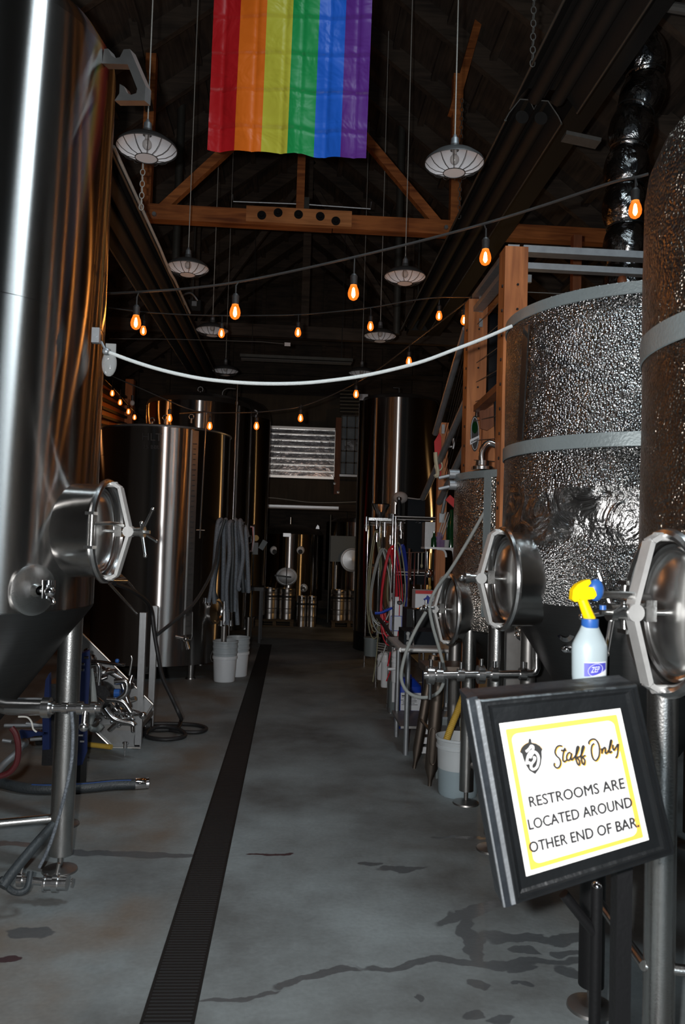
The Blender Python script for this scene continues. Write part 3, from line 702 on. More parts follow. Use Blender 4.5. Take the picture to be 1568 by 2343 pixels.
mm = MB(); mm.lathe([(HR, zh0+.005), (.001, zh0-.02)], (*HC, 0), seg=64); mm.build('underside', 'dull_steel', HL)
for px, py in ((432, 1558), (330, 1545)):
    g = gnd(px, py); mm = MB(); mm.cyl((g.x, g.y+.15, .02), (g.x, g.y+.15, zh0+.02), .045, seg=20); mm.lathe([(0,.02),(.06,.018),(.065,0),(0,0)], (g.x, g.y+.15, 0), seg=20); mm.build('leg', 'satin_steel', HL)
for s_ in (-1, 1): mm = MB(); mm.cyl((HC[0]+s_*.5, HC[1]+.5, .0), (HC[0]+s_*.5, HC[1]+.5, zh0+.02), .045); mm.build('leg', 'dull_steel', HL)
def on_cyl_text(body, pa, pb, hpx, c, r, name, m, parent):
    vs, fs = textmesh(body); mm = MB(); out = []
    for v_ in vs:
        px = pa[0] + (pb[0]-pa[0])*v_.x; py = pa[1] + (pb[1]-pa[1])*v_.x - hpx*v_.y
        out.append(hitcyl(px, py, c, r))
    mm.add(out, fs); return mm.build(name, m, parent, flat=True)
on_cyl_text('HLT', (326, 1007), (371, 1009), 17, HC, HR+.006, 'lettering', 'print_black', HL)
on_cyl_text('25 BBL', (328, 1026), (366, 1027), 8, HC, HR+.006, 'lettering', 'print_black', HL)
# level gauge: strip, tubes
def vstrip(px, py0, py1, w, c, r, name, m, parent, off=.004, lean=0, t=.004):
    a_, b_ = hitcyl(px, (py0+py1)/2, c, r+off), None
    nn = V((a_.x-c[0], a_.y-c[1], 0)).normalized(); z0 = atY(px, py1, a_.y).z; z1 = atY(px, py0, a_.y).z
    mm = MB(); mm.bar((a_.x, a_.y, z0), (a_.x, a_.y, z1), w, t, nn); return mm.build(name, m, parent), a_, nn, z0, z1
g1, a_, nn, z0, z1 = vstrip(438, 985, 1452, .10, HC, HR, 'gauge_strip', 'dull_steel', HL)
ut = V((-nn.y, nn.x, 0))
if ut.x < 0: ut = -ut
mm = MB(); mm.cyl(a_-ut*.06+nn*.03+V((0,0,z0-a_.z)), a_-ut*.06+nn*.03+V((0,0,z1-a_.z)), .012); mm.build('sight_glass', 'clear_glass', HL)
mm = MB()
for k in range(36):
    z = z0 + .1 + k*(z1-z0-.2)/36; mm.box(V((a_.x, a_.y, z))+nn*.006, (.03 if k % 5 else .05, .03, .006))
mm.build('gauge_marks', 'print_black', HL)
bq = atY(425, 1462, a_.y-.05); mm = MB(); mm.cyl(bq-V((.12,0,-.03)), bq+V((.02,0,0)), .02); mm.ball(bq, .035); mm.cyl(bq, bq+V((.04, -.02, -.12)), .014, .022); mm.tube([bq+V((.02,0,0)), atY(437, 1464, a_.y-.05), atY(440, 1455, a_.y-.05), atY(441, 1400, a_.y-.05)], .008); mm.build('drain_valve', 'steel', HL)
for px, py in ((348, 968), (378, 962), (438, 960)):
    q = atY(px, py+8, 9.9); mm = MB(); mm.cyl(q, q+V((0,0,.06)), .015); mm.ring(q+V((0,0,.08)), .03, .007, (0,1,0), 16, 6); mm.build('lid_lug', 'steel', HL)
dp = thing('drop_pipe', atY(466, 1240, 9.4), 'slim steel pipe dropping down beside the HLT tank', 'pipe')
mm = MB(); mm.tube([atY(412, 946, 9.9), atY(470, 942, 9.4), atY(472.5, 945, 9.4), atY(472.5, 950, 9.4), atY(457, 1232, 9.4)], .010, 10); mm.build('tube', 'satin_steel', dp)
q = atY(459, 1213, 9.4); mm = MB(); mm.cyl(q-V((.05,0,0)), q+V((.05,0,0)), .008); mm.build('bracket', 'steel', dp)

# ---- domed tanks behind
def dome_tank(cx, cy, r, z0, z1, zd, label, name='brite_tank'):
    t = thing(name, (cx, cy, 0), label, 'tank')
    mm = MB(); mm.lathe([(r, z0), (r, z1)], (cx, cy, 0), seg=96); mm.lathe([(r+.0012, z1*.42), (r+.0012, z1*.42+.018)], (cx, cy, 0), seg=96); mm.build('shell', 'tank_steel', t)
    mm = MB(); mm.lathe([(r*1.01, z1), (r*.97, z1+(zd-z1)*.35), (r*.75, z1+(zd-z1)*.7), (r*.35, z1+(zd-z1)*.95), (.001, zd)], (cx, cy, 0), seg=96); mm.build('dome', 'dull_steel', t)
    for k in range(4):
        a = PI/4 + k*PI/2; mm = MB(); mm.cyl((cx+r*.8*math.cos(a), cy+r*.8*math.sin(a), 0), (cx+r*.8*math.cos(a), cy+r*.8*math.sin(a), z0+.02), .05); mm.build('leg', 'dull_steel', t)
    mm = MB(); mm.lathe([(r, z0), (r*.5, z0-.08), (.001, z0-.1)], (cx, cy, 0), seg=64); mm.build('underside', 'dull_steel', t)
    return t
c2 = (atY(458, 912, 12.4).x, 12.4); r2 = .81
z2a = hitcyl(463, 916, c2, r2).z
T2 = dome_tank(*c2, r2, .35, z2a, z2a+.22, 'domed steel tank standing behind the HLT tank')
mm = MB(); q = V((*c2, z2a+.2)); mm.cyl(q, q+V((0,0,.08)), .03); mm.ring(q+V((0,0,.11)), .04, .012, (0,1,0), 16, 6); mm.build('top_valve', 'steel', T2)
mm = MB(); mm.tube(smooth([V((*c2, z2a+.12))+V((.35,0,0)), V((*c2, z2a+.28))+V((.35,0,0)), V((*c2, z2a+.34))+V((.42,0,0)), V((*c2, z2a+.34))+V((.55,0,0))], 5), .015); mm.build('top_pipe', 'satin_steel', T2)
c3 = (atY(545, 912, 14.6).x, 14.6); 
T3 = dome_tank(*c3, .62, .35, hitcyl(555, 950, c3, .62).z, hitcyl(555, 950, c3, .62).z+.42, 'dark domed tank half hidden at the end of the left row')
mm = MB(); q = hitcyl(583, 945, c3, .60); mm.ring(q, .05, .014, (0, 1, 0), 16, 6); mm.box(q-V((0,0,.07)), (.08, .03, .06)); mm.build('lifting_lug', 'light_metal', T3)
mm = MB(); a_ = atY(544, 878, 11.2); b_ = atY(537, 1190, 11.2); mm.cyl(a_, (a_.x, 11.2, 0), .012); mm.cyl(a_.lerp(b_, .145)-V((0,0,.02)), a_.lerp(b_, .145)+V((0,0,.02)), .025); mm.tube([a_, a_+V((-.02,0,.03)), a_+V((-.24,0,.03))], .012)
mm.build('standpipe', 'satin_steel', label='tall thin standpipe rising above the grey hose bundle', cat='pipe')
c4 = (atY(913, 905, 12.9).x, 12.9); r4 = .655
z4 = hitcyl(913, 908, c4, r4).z
T4 = dome_tank(*c4, r4, .30, z4, z4+.14, 'tall dark steel tank at the far right behind the wire rack')
mm = MB(); mm.lathe([(r4*.98, 0), (r4*.98, .32)], (*c4, 0), seg=48); mm.build('skirt', 'black_metal', T4)
mm = MB(); q = V((*c4, z4+.13)); mm.tube([q, q+V((0,0,.14)), q+V((-.1,0,.14))], .012); mm.build('top_pipe', 'steel', T4)
mm = MB(); q = hitcyl(832, 912, c4, r4-.01); mm.box(q+V((0,0,.02)), (.14, .04, .10)); mm.build('lifting_lug', 'light_metal', T4)
# ================================================================== FAR END
YM = 17.4
cm_ = (atY(662, 1290, YM).x, YM); rm_ = .72
zt5 = hitcyl(662, 1222, cm_, rm_).z; zb5 = .45
FT = thing('mash_tank', (*cm_, 0), 'squat dark steel tank with two googly eyes and an oval door like a mouth', 'tank')
mm = MB(); mm.lathe([(rm_, zb5), (rm_, zt5)], (*cm_, 0), seg=96); mm.build('shell', 'tank_steel', FT)
mm = MB(); mm.lathe([(rm_*1.01, zt5), (rm_*.9, zt5+.10), (rm_*.5, zt5+.2), (.001, zt5+.23)], (*cm_, 0), seg=64); mm.build('dome', 'dull_steel', FT)
mm = MB(); mm.lathe([(rm_, zb5), (.1, zb5-.2), (.001, zb5-.2)], (*cm_, 0), seg=64); mm.build('underside', 'dull_steel', FT)
for k in range(4):
    a = PI/4+k*PI/2; mm = MB(); mm.cyl((cm_[0]+.6*math.cos(a), YM+.6*math.sin(a), 0), (cm_[0]+.6*math.cos(a), YM+.6*math.sin(a), zb5+.1), .05); mm.build('leg', 'dull_steel', FT)
for px in (628, 687):
    q = hitcyl(px, 1259, cm_, rm_); nn = V((0, -1, 0)); mm = MB(); mm.lathe([(.001, .035), (.07, .03), (.092, .0), (.0, 0)], q+V((0,.01,0)), nn, 32); ey = mm.build('googly_eye', 'googly_white', FT)
    mm = MB(); mm.lathe([(.001, .050), (.048, .048), (.05, .02), (.0, .02)], q+V((.005,.01,-.030)), nn, 24); mm.build('pupil', 'print_black', ey)
q = hitcyl(656, 1319, cm_, rm_)
mm = MB(); mm.lathe([(.225, -.12), (.225, .04), (.20, .045), (.195, .02), (.12, .035), (.001, .045)], q, (0,-1,0), 48, sx=.84, up=(0,0,1)); mw = mm.build('oval_door', 'light_metal', FT)
mm = MB(); mm.cyl(q+V((0,-.06,-.2)), q+V((0,-.06,.2)), .010); mm.bar(q+V((-.25,-.07,.02)), q+V((.1,-.07,-.01)), .035, .02, (0,-1,0)); mm.build('yoke', 'black_metal', mw)
q = hitcyl(657, 1224, cm_, rm_); mm = MB(); mm.box(q+V((0,-.015,0)), (.16, .01, .075)); mm.build('name_plate', 'light_metal', FT)
mm = MB(); q = hitcyl(695, 1345, cm_, rm_); mm.lathe([(.085,-.02),(.085,.03),(.06,.035),(.055,.01),(.001,.01)], q, (0,-1,0), 28); mm.cyl(q, q+V((.02,-.1,-.02)), .025); mm.build('lower_port', 'dull_steel', FT)
for px in (592, 727): 
    q = atY(px, 1206, YM-.5); mm = MB(); mm.prism([q+V((-.04,0,-.04)), q+V((.04,0,-.04)), q+V((.03,0,.02)), q+V((.0,0,.05)), q+V((-.03,0,.0))], (0,.02,0)); mm.build('lifting_lug', 'light_metal', FT)
q = V((*cm_, zt5+.2)); mm = MB(); mm.cyl(q, q+V((0,0,.18)), .02); mm.build('top_pipe', 'steel', FT)
# second far tank, right
c6 = (atY(815, 1210, 17.4).x, 17.4)
F2 = thing('brew_kettle', (*c6, 0), 'far steel kettle with round door, half hidden at the right of the opening', 'tank')
mm = MB(); zq0, zq1 = atY(790, 1352, 17).z, atY(790, 1195, 17).z; mm.lathe([(.66, zq0), (.66, zq1), (.5, zq1+.08), (.001, zq1+.12)], (*c6, 0), seg=64); mm.build('shell', 'tank_steel', F2)
q = atY(805, 1281, 16.68); mm = MB(); mm.lathe([(.25, -.1), (.25, .05), (.22, .055), (.21, .02), (.001, .04)], q, (0,-1,0), 40, sx=.95, up=(1,0,0)); mm.build('oval_door', 'light_metal', F2)
q = atY(786, 1256, 16.72); mm = MB(); mm.box(q+V((0,0,.0)), (.55, .02, .55)); mm.build('cladding_panel', 'grey_box', F2)
mm = MB(); mm.cyl((c6[0]-.4, 17.2, 0), (c6[0]-.4, 17.2, zq0+.05), .05); mm.cyl((c6[0]+.4, 17.2, 0), (c6[0]+.4, 17.2, zq0+.05), .05); mm.lathe([(.66, zq0), (.001, zq0-.05)], (*c6, 0), seg=48); mm.build('stand', 'dull_steel', F2)
mm = MB(); a_ = atY(770, 1293, 16.4); b_ = gnd(770, 1425); mm.cyl(a_, (a_.x, 16.4, 0), .022); mm.build('floor_post', 'satin_steel', label='thin bright steel post standing before the far kettle', cat='post')
# dark racks poles near the tank
for px, lab in ((595, 'thin dark pole standing left of the tank with googly eyes'), (757, 'thin dark pole standing right of the tank with googly eyes')):
    a_ = atY(px, 1180, 16.9); mm = MB(); mm.cyl((a_.x, 16.9, 0), (a_.x, 16.9, a_.z+.02), .018, seg=10); mm.build('support_pole', 'hood_edge', label=lab, cat='pole')
# shutter grille with foil behind
sh = thing('slatted_shutter', atY(670, 1095, YP-.1), 'wide metal grille of nine horizontal bars backed with shiny foil', 'grille')
x0, x1 = atY(577, 1090, YP-.1).x, atY(766, 1090, YP-.1).x; zT, zB_ = atY(670, 979, YP-.1).z, atY(670, 1091, YP-.1).z
mm = MB()
for x in (x0, x1): mm.box((x, YP-.1, (zT+zB_)/2), (.045, .05, zT-zB_+.06))
for z in (zT, zB_): mm.box(((x0+x1)/2, YP-.1, z), (x1-x0, .05, .055))
mm.build('frame', 'slat_metal', sh)
for k in range(1, 8): mm = MB(); mm.box(((x0+x1)/2, YP-.1, zB_+(zT-zB_)*k/8), (x1-x0, .045, .024)); mm.build('bar', 'slat_metal', sh)
mm = MB(); mm.box(((x0+x1)/2, YP-.06, (zT+zB_)/2), (x1-x0, .01, zT-zB_)); mm.build('foil_backing', 'window_foil', sh)
# window right
wx0, wx1 = atY(781, 1020, YP-.1).x, atY(824, 1020, YP-.1).x; wz1, wz0 = atY(800, 952, YP-.1).z, atY(800, 1086, YP-.1).z
mm = MB(); mm.box(((wx0+wx1)/2, YP-.08, (wz0+wz1)/2), (wx1-wx0, .02, wz1-wz0)); wn = mm.build('window_1', 'window_glass', kind='structure')
ORG[wn.name] = V((0,0,0))
mm = MB()
for k in range(6): mm.box(((wx0+wx1)/2, YP-.11, wz0+(wz1-wz0)*k/5), (wx1-wx0, .03, .03))
for x in (wx0, wx0+.12, wx1-.12, wx1): mm.box((x, YP-.11, (wz0+wz1)/2), (.03, .03, wz1-wz0))
mm.build('window_frame', 'cord_grey', wn)
mm = MB(); mm.box((atY(803, 1020, YP).x, YP-.1, atY(803, 1022, YP).z), (.30, .02, .26)); mm.build('foil_pane', 'window_foil', wn)
mm = MB(); mm.box(((wx0+wx1)/2, YP-.14, wz0-.03), (wx1-wx0+.05, .1, .05)); mm.build('window_sill', 'light_metal', wn)
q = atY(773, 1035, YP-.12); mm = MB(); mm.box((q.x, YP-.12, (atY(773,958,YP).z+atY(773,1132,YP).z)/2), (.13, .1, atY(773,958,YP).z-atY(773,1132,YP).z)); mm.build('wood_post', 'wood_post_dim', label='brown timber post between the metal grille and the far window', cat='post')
for px, py in ((766, 1106), (774, 1126)): q = atY(px, py, YP-.2); mm = MB(); mm.lathe([(.001,0),(.03,0),(.03,.02),(.001,.025)], q, (0,-1,0), 20); mm.build('round_plug', 'light_metal', label='small round white plug, %s of two under the far grille' % ('upper' if px == 766 else 'lower'), cat='plug')
# corrugated stack above window
mm = MB(); 
for k in range(7): a_, b_ = atY(778, 893+k*8, YP-.15), atY(824, 894+k*8, YP-.15); mm.cyl(a_, b_, .035, seg=8)
mm.build('corrugated_sheet', 'hood_edge', label='stack of dim corrugated sheets above the far window', cat='sheet')
# wire and tube light on header
mm = MB(); mm.tube(smooth([atY(572,1138,18.0), atY(620,1139,18.0), atY(665,1144,18.0), atY(705,1149,18.0), atY(760,1150,18.0), atY(822,1148,18.0)], 6), .012, 8); mm.build('sagging_cable', 'white_wire', label='pale cable sagging across the brown panel at the far end', cat='cable')
tl = thing('tube_light', atY(670, 1160, 17.9), 'unlit grey tube light fixed under the brown panel', 'light')
mm = MB(); a_, b_ = atY(576, 1156, 17.9), atY(775, 1162, 17.9); mm.bar(a_, b_, .08, .05); mm.build('housing', 'light_metal', tl)
mm = MB(); mm.cyl(a_-V((0,.04,.04)), b_-V((0,.04,.04)), .014, seg=10); mm.build('tube', 'shade_inner', tl)
# hanging fluorescent
Yf = 14.0
fl = thing('strip_light', atY(678, 824, Yf), 'long unlit double strip light hanging above the rope', 'light')
a_, b_ = atY(550, 815, Yf), atY(807, 826, Yf)
mm = MB(); mm.bar(a_, b_, .18, .05); mm.build('housing', 'hood_edge', fl)
for o in (-.05, .05): mm = MB(); mm.cyl(a_+V((.02,o,-.05)), b_+V((-.02,o,-.05)), .02, seg=10); mm.build('tube', 'cord_grey', fl)
for q in (a_.lerp(b_, .1), a_.lerp(b_, .9)): mm = MB(); mm.cyl(q, (q.x, q.y, 7.6), .006, seg=6); mm.build('hanger', 'cord_black', fl)
# small tag with line
tg = thing('hanging_tag', atY(658, 792, 10), 'tiny white tag on a thin wire above the strip light', 'tag')
mm = MB(); q = atY(658, 788, 10); mm.box(q, (.075, .01, .045)); mm.build('card', 'white_paint', tg)
mm = MB(); mm.tube([atY(250, 775, 10), atY(400, 776, 10), atY(600, 782, 10), atY(650, 787, 10)], .005, 6); mm.build('wire', 'cord_grey', tg)

# ---- kegs
def make_keg(h, r, lab, grp, name='keg'):
    t = thing(name, (0,0,0), lab, 'keg', grp)
    mm = MB(); mm.lathe([(.001,.03),(r*.75,.03),(r*.9,.07),(r*.97,.12),(r,.16),(r,h*.33),(r*1.04,h*.345),(r,h*.36),(r,h*.62),(r*1.04,h*.635),(r,h*.65),(r,h*.8),(r*.93,h*.85),(r*.7,h*.90),(.001,h*.92)], seg=40); mm.build('barrel', 'keg_steel', t)
    mm = MB(); mm.lathe([(r*.95, 0), (r*.98, .0), (r*.98, .10), (r*.93, .12)], seg=40); mm.build('foot_ring', 'keg_steel', t)
    mm = MB()
    for a0_ in (-.45-PI/2+.9, PI/2-.45+.9-.0):
        pass
    mm.lathe([(r*.93, h*.84), (r*.97, h*.86), (r*.97, h-.012), (r*.93, h), (r*.9, h-.012), (r*.9, h*.86)], seg=40); mm.build('chime', 'keg_steel', t)
    for s_ in (-.7, .7):
        mm = MB(); x = r*.985*math.sin(s_*.6); y = -r*.985*math.cos(s_*.6)
        mm.lathe([(.001, .004), (.035, .004), (.035, 0)], (x, y, h*.93), (x, y, 0), 20, sx=.55, up=(0,0,1)); mm.build('hand_hole', 'print_black', t)
    mm = MB(); mm.lathe([(r*1.006, h*.70), (r*1.006, h*.77)], seg=40); mm.build('band', 'print_black', t)
    mm = MB(); mm.cyl((0,0,h*.91),(0,0,h*.95),.03); mm.build('valve', 'steel', t)
    return t
kg = [None, None]
KL = []
def place_keg(big, px, Y, z, label):
    q = atY(px, 1400, Y); i = 0 if big else 1
    if kg[i] is None:
        kg[i] = make_keg(.62, .172, label, 'large kegs at the far end') if big else make_keg(.62, .100, label, 'slim kegs on the floor')
        kg[i].location = (q.x, Y, z); return kg[i]
    return copy_tree(kg[i], (q.x, Y, z), label)
place_keg(1, 617, 16.2, .13, 'large steel keg on the left pallet, left one of its front pair')
place_keg(1, 656, 16.2, .13, 'large steel keg on the left pallet, next to the slim kegs')
place_keg(1, 596, 16.6, .13, 'large steel keg on the left pallet, half hidden behind the front pair')
place_keg(1, 775, 16.2, .13, 'large steel keg on the right pallet, fully visible one')
place_keg(1, 813, 16.2, .13, 'large steel keg on the right pallet, cut off by the dark tank')
place_keg(1, 562, 15.4, .0, 'dim steel keg on the floor behind the grey hose bundle')
place_keg(0, 690, 16.0, 0, 'slim steel keg on the floor, left one of two')
place_keg(0, 713, 16.0, 0, 'slim steel keg on the floor, right one of two')
def pallet(px0, px1, Y, label):
    a_, b_ = atY(px0, 1425, Y).x, atY(px1, 1425, Y).x; t = thing('pallet', ((a_+b_)/2, Y, 0), label, 'pallet')
    mm = MB()
    for k in range(6): mm.box(((a_+b_)/2, Y-.40+k*.18, .118), (b_-a_, .12, .018))
    mm.build('deck_boards', 'pallet_wood', t)
    for k in range(3): mm = MB(); mm.box((a_+.04+(b_-a_-.08)*k/2, Y+.05, .065), (.07, 1.0, .085)); mm.build('stringer', 'pallet_wood', t)
    mm = MB()
    for y in (Y-.4, Y+.05, Y+.5): mm.box(((a_+b_)/2, y, .011), (b_-a_, .12, .02))
    mm.build('bottom_boards', 'pallet_wood', t)
pallet(586, 672, 16.3, 'low wooden pallet carrying large kegs under the googly-eyed tank')
pallet(756, 834, 16.3, 'low wooden pallet carrying kegs at the right of the opening')
# dark bench at left behind hoses
bn = thing('work_bench', atY(566, 1400, 13.5)*1, 'dark bench half hidden behind the grey hose bundle', 'bench'); bn.location.z = 0; ORG[bn.name] = V(bn.location)
bx = bn.location.x; zt_b = atY(560, 1338, 13.5).z
mm = MB(); mm.box((bx-.1, 13.5, zt_b-.05), (.75, .6, .06)); mm.build('top', 'black_metal', bn)
for x in (-.45, .25):
    for y in (-.27, .27): mm = MB(); mm.box((bx-.0+x-.02, 13.5+y, (zt_b-.08)/2), (.04, .04, zt_b-.08)); mm.build('leg', 'black_metal', bn)
# red/yellow tools hanging left of the eyed tank
hr = thing('wall_reel', atY(583, 1230, 13.2), 'small bright hose bracket with orange tip beside the hose bundle', 'bracket')
mm = MB(); mm.tube([atY(573,1205,13.2), atY(580,1206,13.2), atY(581,1235,13.2), atY(577,1262,13.2), atY(572,1261,13.2)], .018, 8); mm.build('arm', 'white_plastic', hr)
mm = MB(); mm.tube([atY(571,1226,13.15), atY(575,1226,13.15), atY(575,1242,13.15), atY(570,1242,13.15)], .008, 6); mm.build('hook', 'chrome', hr)
mm = MB(); q = atY(556, 1221, 13.1); mm.cyl(q, q+V((0,0,.07)), .03, .015); mm.cyl(q+V((0,0,.07)), q+V((0,0,.12)), .015); mm.build('orange_tip', 'indicator_red', hr)
mm = MB(); q = atY(586, 1231, 13.3); mm.lathe([(.001,.0),(.05,0),(.05,.04),(.001,.04)], q, (0,-1,0), 20); mm.build('knob', 'yellow_hose', hr)
mm = MB(); q = atY(584, 1255, 13.3); mm.box(q, (.10,.06,.2)); q2 = atY(602, 1247, 13.3); mm.box(q2, (.09,.02,.16), Matrix.Rotation(.5, 3, 'Y')); mm.build('grey_case', 'grey_box', hr)
a_ = atY(577, 1262, 13.3); mm = MB(); mm.cyl((a_.x+.02, 13.36, 0), (a_.x+.02, 13.36, atY(580,1200,13.36).z), .016, seg=8); mm.build('pole', 'hood_edge', hr)

# ================================================================== PENDANT LAMPS
ZL = 4.37
def make_lamp():
    t = thing('pendant_lamp', (0,0,0), 'x', 'lamp', 'caged pendant lamps in two rows')
    R = .205
    mm = MB(); mm.lathe([(.032, .125), (.035, .09), (.075, .08), (.15, .052), (R-.005, .012), (R, 0), (R+.004, -.004), (R+.004, -.012)], seg=56); mm.build('lamp_shade', 'shade_outer', t)
    mm = MB(); mm.lathe([(.03, .086), (.074, .074), (.149, .047), (R-.008, .006), (R-.002, -.006)], seg=56); mm.build('reflector', 'shade_inner', t)
    mm = MB()
    for k in range(14):
        a = 2*PI*k/14; pts = []
        for r_, z in ((R, -.006), (.17, -.045), (.13, -.066), (.075, -.075)): pts.append((r_*math.cos(a), r_*math.sin(a), z))
        mm.tube(pts, .0022, 5)
    mm.ring((0,0,-.075), .075, .0030, seg=40, rs=6); mm.ring((0,0,-.006), R, .003, seg=48, rs=6); mm.build('wire_cage', 'cage_wire', t)
    mm = MB(); mm.lathe([(.001, -.072), (.072, -.072)], seg=32); mm.lathe([(.001, -.0735), (.072, -.0735)], seg=32); mm.build('bottom_lens', 'shade_inner', t)
    mm = MB(); mm.cyl((0,0,.09), (0,0,.17), .032, .026); mm.cyl((0,0,.17), (0,0,.20), .02, .008); mm.build('socket', 'galvanized', t)
    mm = MB(); mm.cyl((0,0,.09), (0,0,.055), .016); mm.ball((0,0,.022), .032, (1,1,1.15)); mm.build('bulb', 'bulb_glass_off', t)
    mm = MB(); mm.cyl((0,0,.19), (0,0,4.0), .0045, seg=6); mm.build('cord', 'white_wire', t)
    return t
lamp0 = make_lamp(); used = [0]
for (px, py, lab) in ((1040, 372, 'caged white pendant lamp nearest on the right, beside the orange rafter'), (927, 632, 'second caged pendant lamp on the right, below the timber beam end'),
                      (870, 768, 'third caged pendant lamp on the right, with a glowing bulb before it'), (828, 853, 'farthest dim pendant lamp on the right, just above the white rope'),
                      (336, 338, 'caged white pendant lamp nearest on the left, beside the big fermenter'), (430, 612, 'second caged pendant lamp on the left, under the timber beam'),
                      (486, 755, 'third caged pendant lamp on the left, dark shade near a glowing bulb'), (516, 848, 'farthest dim pendant lamp on the left, just above the white rope')):
    q = atZ(px, py, ZL)
    ztop = ZR + (ZE-ZR)*abs(q.x-XC)/(4.75)
    o = lamp0 if not used[0] else copy_tree(lamp0)
    o['label'] = lab; o.location = q; used[0] = 1

# ================================================================== STRING LIGHTS
def make_bulb():
    t = thing('string_bulb', (0,0,0), 'x', 'bulb', 'glowing amber string bulbs')
    mm = MB(); mm.cyl((0,0,0), (0,0,-.012), .012, .019); mm.cyl((0,0,-.012), (0,0,-.062), .021, .019); mm.cyl((0,0,.05), (0,0,0), .005); mm.build('socket', 'rubber', t)
    prof = [(.016, -.055), (.019, -.068), (.027, -.088), (.031, -.108), (.029, -.125), (.021, -.139), (.010, -.146), (.001, -.148)]
    mm = MB(); mm.lathe(prof, seg=24); mm.build('glass_bulb', 'amber_glass', t)
    mm = MB(); mm.lathe([(.001,-.074),(.006,-.08),(.010,-.105),(.011,-.118),(.006,-.13),(.001,-.134)], seg=12); mm.build('filament', 'filament', t)
    return t
bulb0 = make_bulb(); bu = [0]
def bulb(px, py, Y, lab, sc=1.0):
    q = atY(px, py, Y); o = bulb0 if not bu[0] else copy_tree(bulb0)
    bu[0] = 1; o['label'] = lab; o.location = q + V((0, 0, .105*sc)); o.scale = (sc,)*3
    return o
def strand(name, pts, r, label, m='cord_black', drops=()):
    t = thing(name, pts[0], label, 'string lights')
    mm = MB(); mm.tube(smooth(pts, 8), r, 6); mm.build('cable', m, t)
    for a_, b_ in drops: mm = MB(); mm.cyl(a_, b_, .004, seg=6); mm.build('lead', m, t)
    return t
s1 = [((1454,480), 3.62, 'large glowing amber bulb near the right edge by the foil duct'), ((1111,589), 4.05, 'glowing amber bulb beside the tall timber railing post'), ((809,670), 4.30, 'glowing amber bulb hanging alone near the middle of the aisle'),
      ((538,714), 4.45, 'glowing amber bulb right of the left dim pendant lamps'), ((311,738), 4.7, 'glowing amber bulb nearest the left fermenter, larger of a touching pair')]
dr = []
anch = [(1459,425), (1108,512), (812,588), (546,645), (318,668)]
for ((px, py), Y, lab), (ax_, ay_) in zip(s1, anch):
    o = bulb(px, py, Y, lab); dr.append((atY(ax_, ay_, Y), o.location + V((0,0,.045))))
strand('light_string', [atY(1484,398,3.6), atY(1459,405,3.62), atY(1400,418,3.7), atY(1250,468,3.9), atY(1108,512,4.05), atY(960,552,4.2), atY(812,588,4.3), atY(680,618,4.4), atY(546,645,4.5), atY(430,660,4.6), atY(318,668,4.7), atY(240,672,4.9)], .0075,
       'nearest black string-light cable sweeping from left fermenter to foil duct', drops=dr)
dr = []
for (px, py), Y, lab, (ax_, ay_) in (((328,757),7.3,'small amber bulb touching the larger one near the left fermenter',(329,722)), ((507,763),7.3,'small amber bulb in front of the left dark pendant lamp',(508,722)),
        ((682,761),7.3,'small amber bulb alone above the strip light',(683,720)), ((848,747),7.2,'small amber bulb in front of the right pendant lamp',(848,704)), ((1005,723),7.1,'small amber bulb left of the railing post, higher one',(1003,700)), ((1062,733),6.75,'small amber bulb lighting the edge of the timber railing post',(1063,700))):
    o = bulb(px, py, Y, lab, .98); dr.append((atY(ax_, ay_, Y), o.location + V((0,0,.045))))
strand('light_string', [atY(248,704,7.3), atY(330,714,7.3), atY(420,720,7.3), atY(507,722,7.3), atY(600,722,7.3), atY(683,720,7.3), atY(770,713,7.2), atY(848,704,7.2), atY(940,688,7.1), atY(1010,680,7.0), atY(1078,680,6.5)], .0065,
       'second black string-light cable running level to the timber railing post', drops=dr)
dr = []
for (px, py), Y, lab, (ax_, ay_), sc in (((936,827),7.6,'small amber bulb just touching the white rope',(938,795),.95), ((815,902),8.4,'small amber bulb at the top corner of the far right tank',(815,878),.98), ((688,957),8.7,'small amber bulb above the middle of the far metal grille',(689,932),.98),
        ((587,975),8.7,'small amber bulb at the left end of the far metal grille',(588,942),.98), ((480,975),8.3,'small amber bulb in front of the domed tank behind the HLT tank',(480,944),.95), ((388,957),8.3,'small amber bulb over the rim of the HLT tank',(388,918),.95)):
    o = bulb(px, py, Y, lab, sc); dr.append((atY(ax_, ay_, Y), o.location + V((0,0,.045))))
strand('light_string', [atY(1075,684,6.45), atY(1010,735,7.0), atY(938,790,7.6), atY(870,842,8.1), atY(815,876,8.4), atY(750,908,8.6), atY(689,930,8.7), atY(640,938,8.7), atY(588,943,8.7), atY(530,944,8.5), atY(480,944,8.3), atY(440,938,8.3), atY(388,918,8.3), atY(320,888,8.3), atY(245,856,8.3)], .0065,
       'lowest black string-light cable dipping down to the far grille', drops=dr)
dr = []
for (px, py), Y, lab in (((257,900),11.2,'tiny amber bulb by the left timber wall, topmost of four'), ((275,921),11.8,'tiny amber bulb by the left timber wall, second from top'), ((294,942),12.4,'tiny amber bulb by the left timber wall, third from top'), ((308,955),13.0,'tiny amber bulb by the left timber wall, lowest of four')):
    o = bulb(px, py, Y, lab, 1.0); dr.append((o.location + V((0,0,.09)), o.location + V((0,0,.045))))
strand('light_string', [atY(240,868,10.6), atY(257,885,11.2), atY(275,905,11.8), atY(294,927,12.4), atY(308,941,13.0), atY(330,960,13.6)], .006, 'short far string-light cable sloping beside the left timber wall', drops=dr)
ub = thing('unlit_bulb', atY(303, 930, 9.4), 'clear unlit bulb hanging over the left end of the HLT tank', 'bulb'); q = atY(303, 922, 9.4)
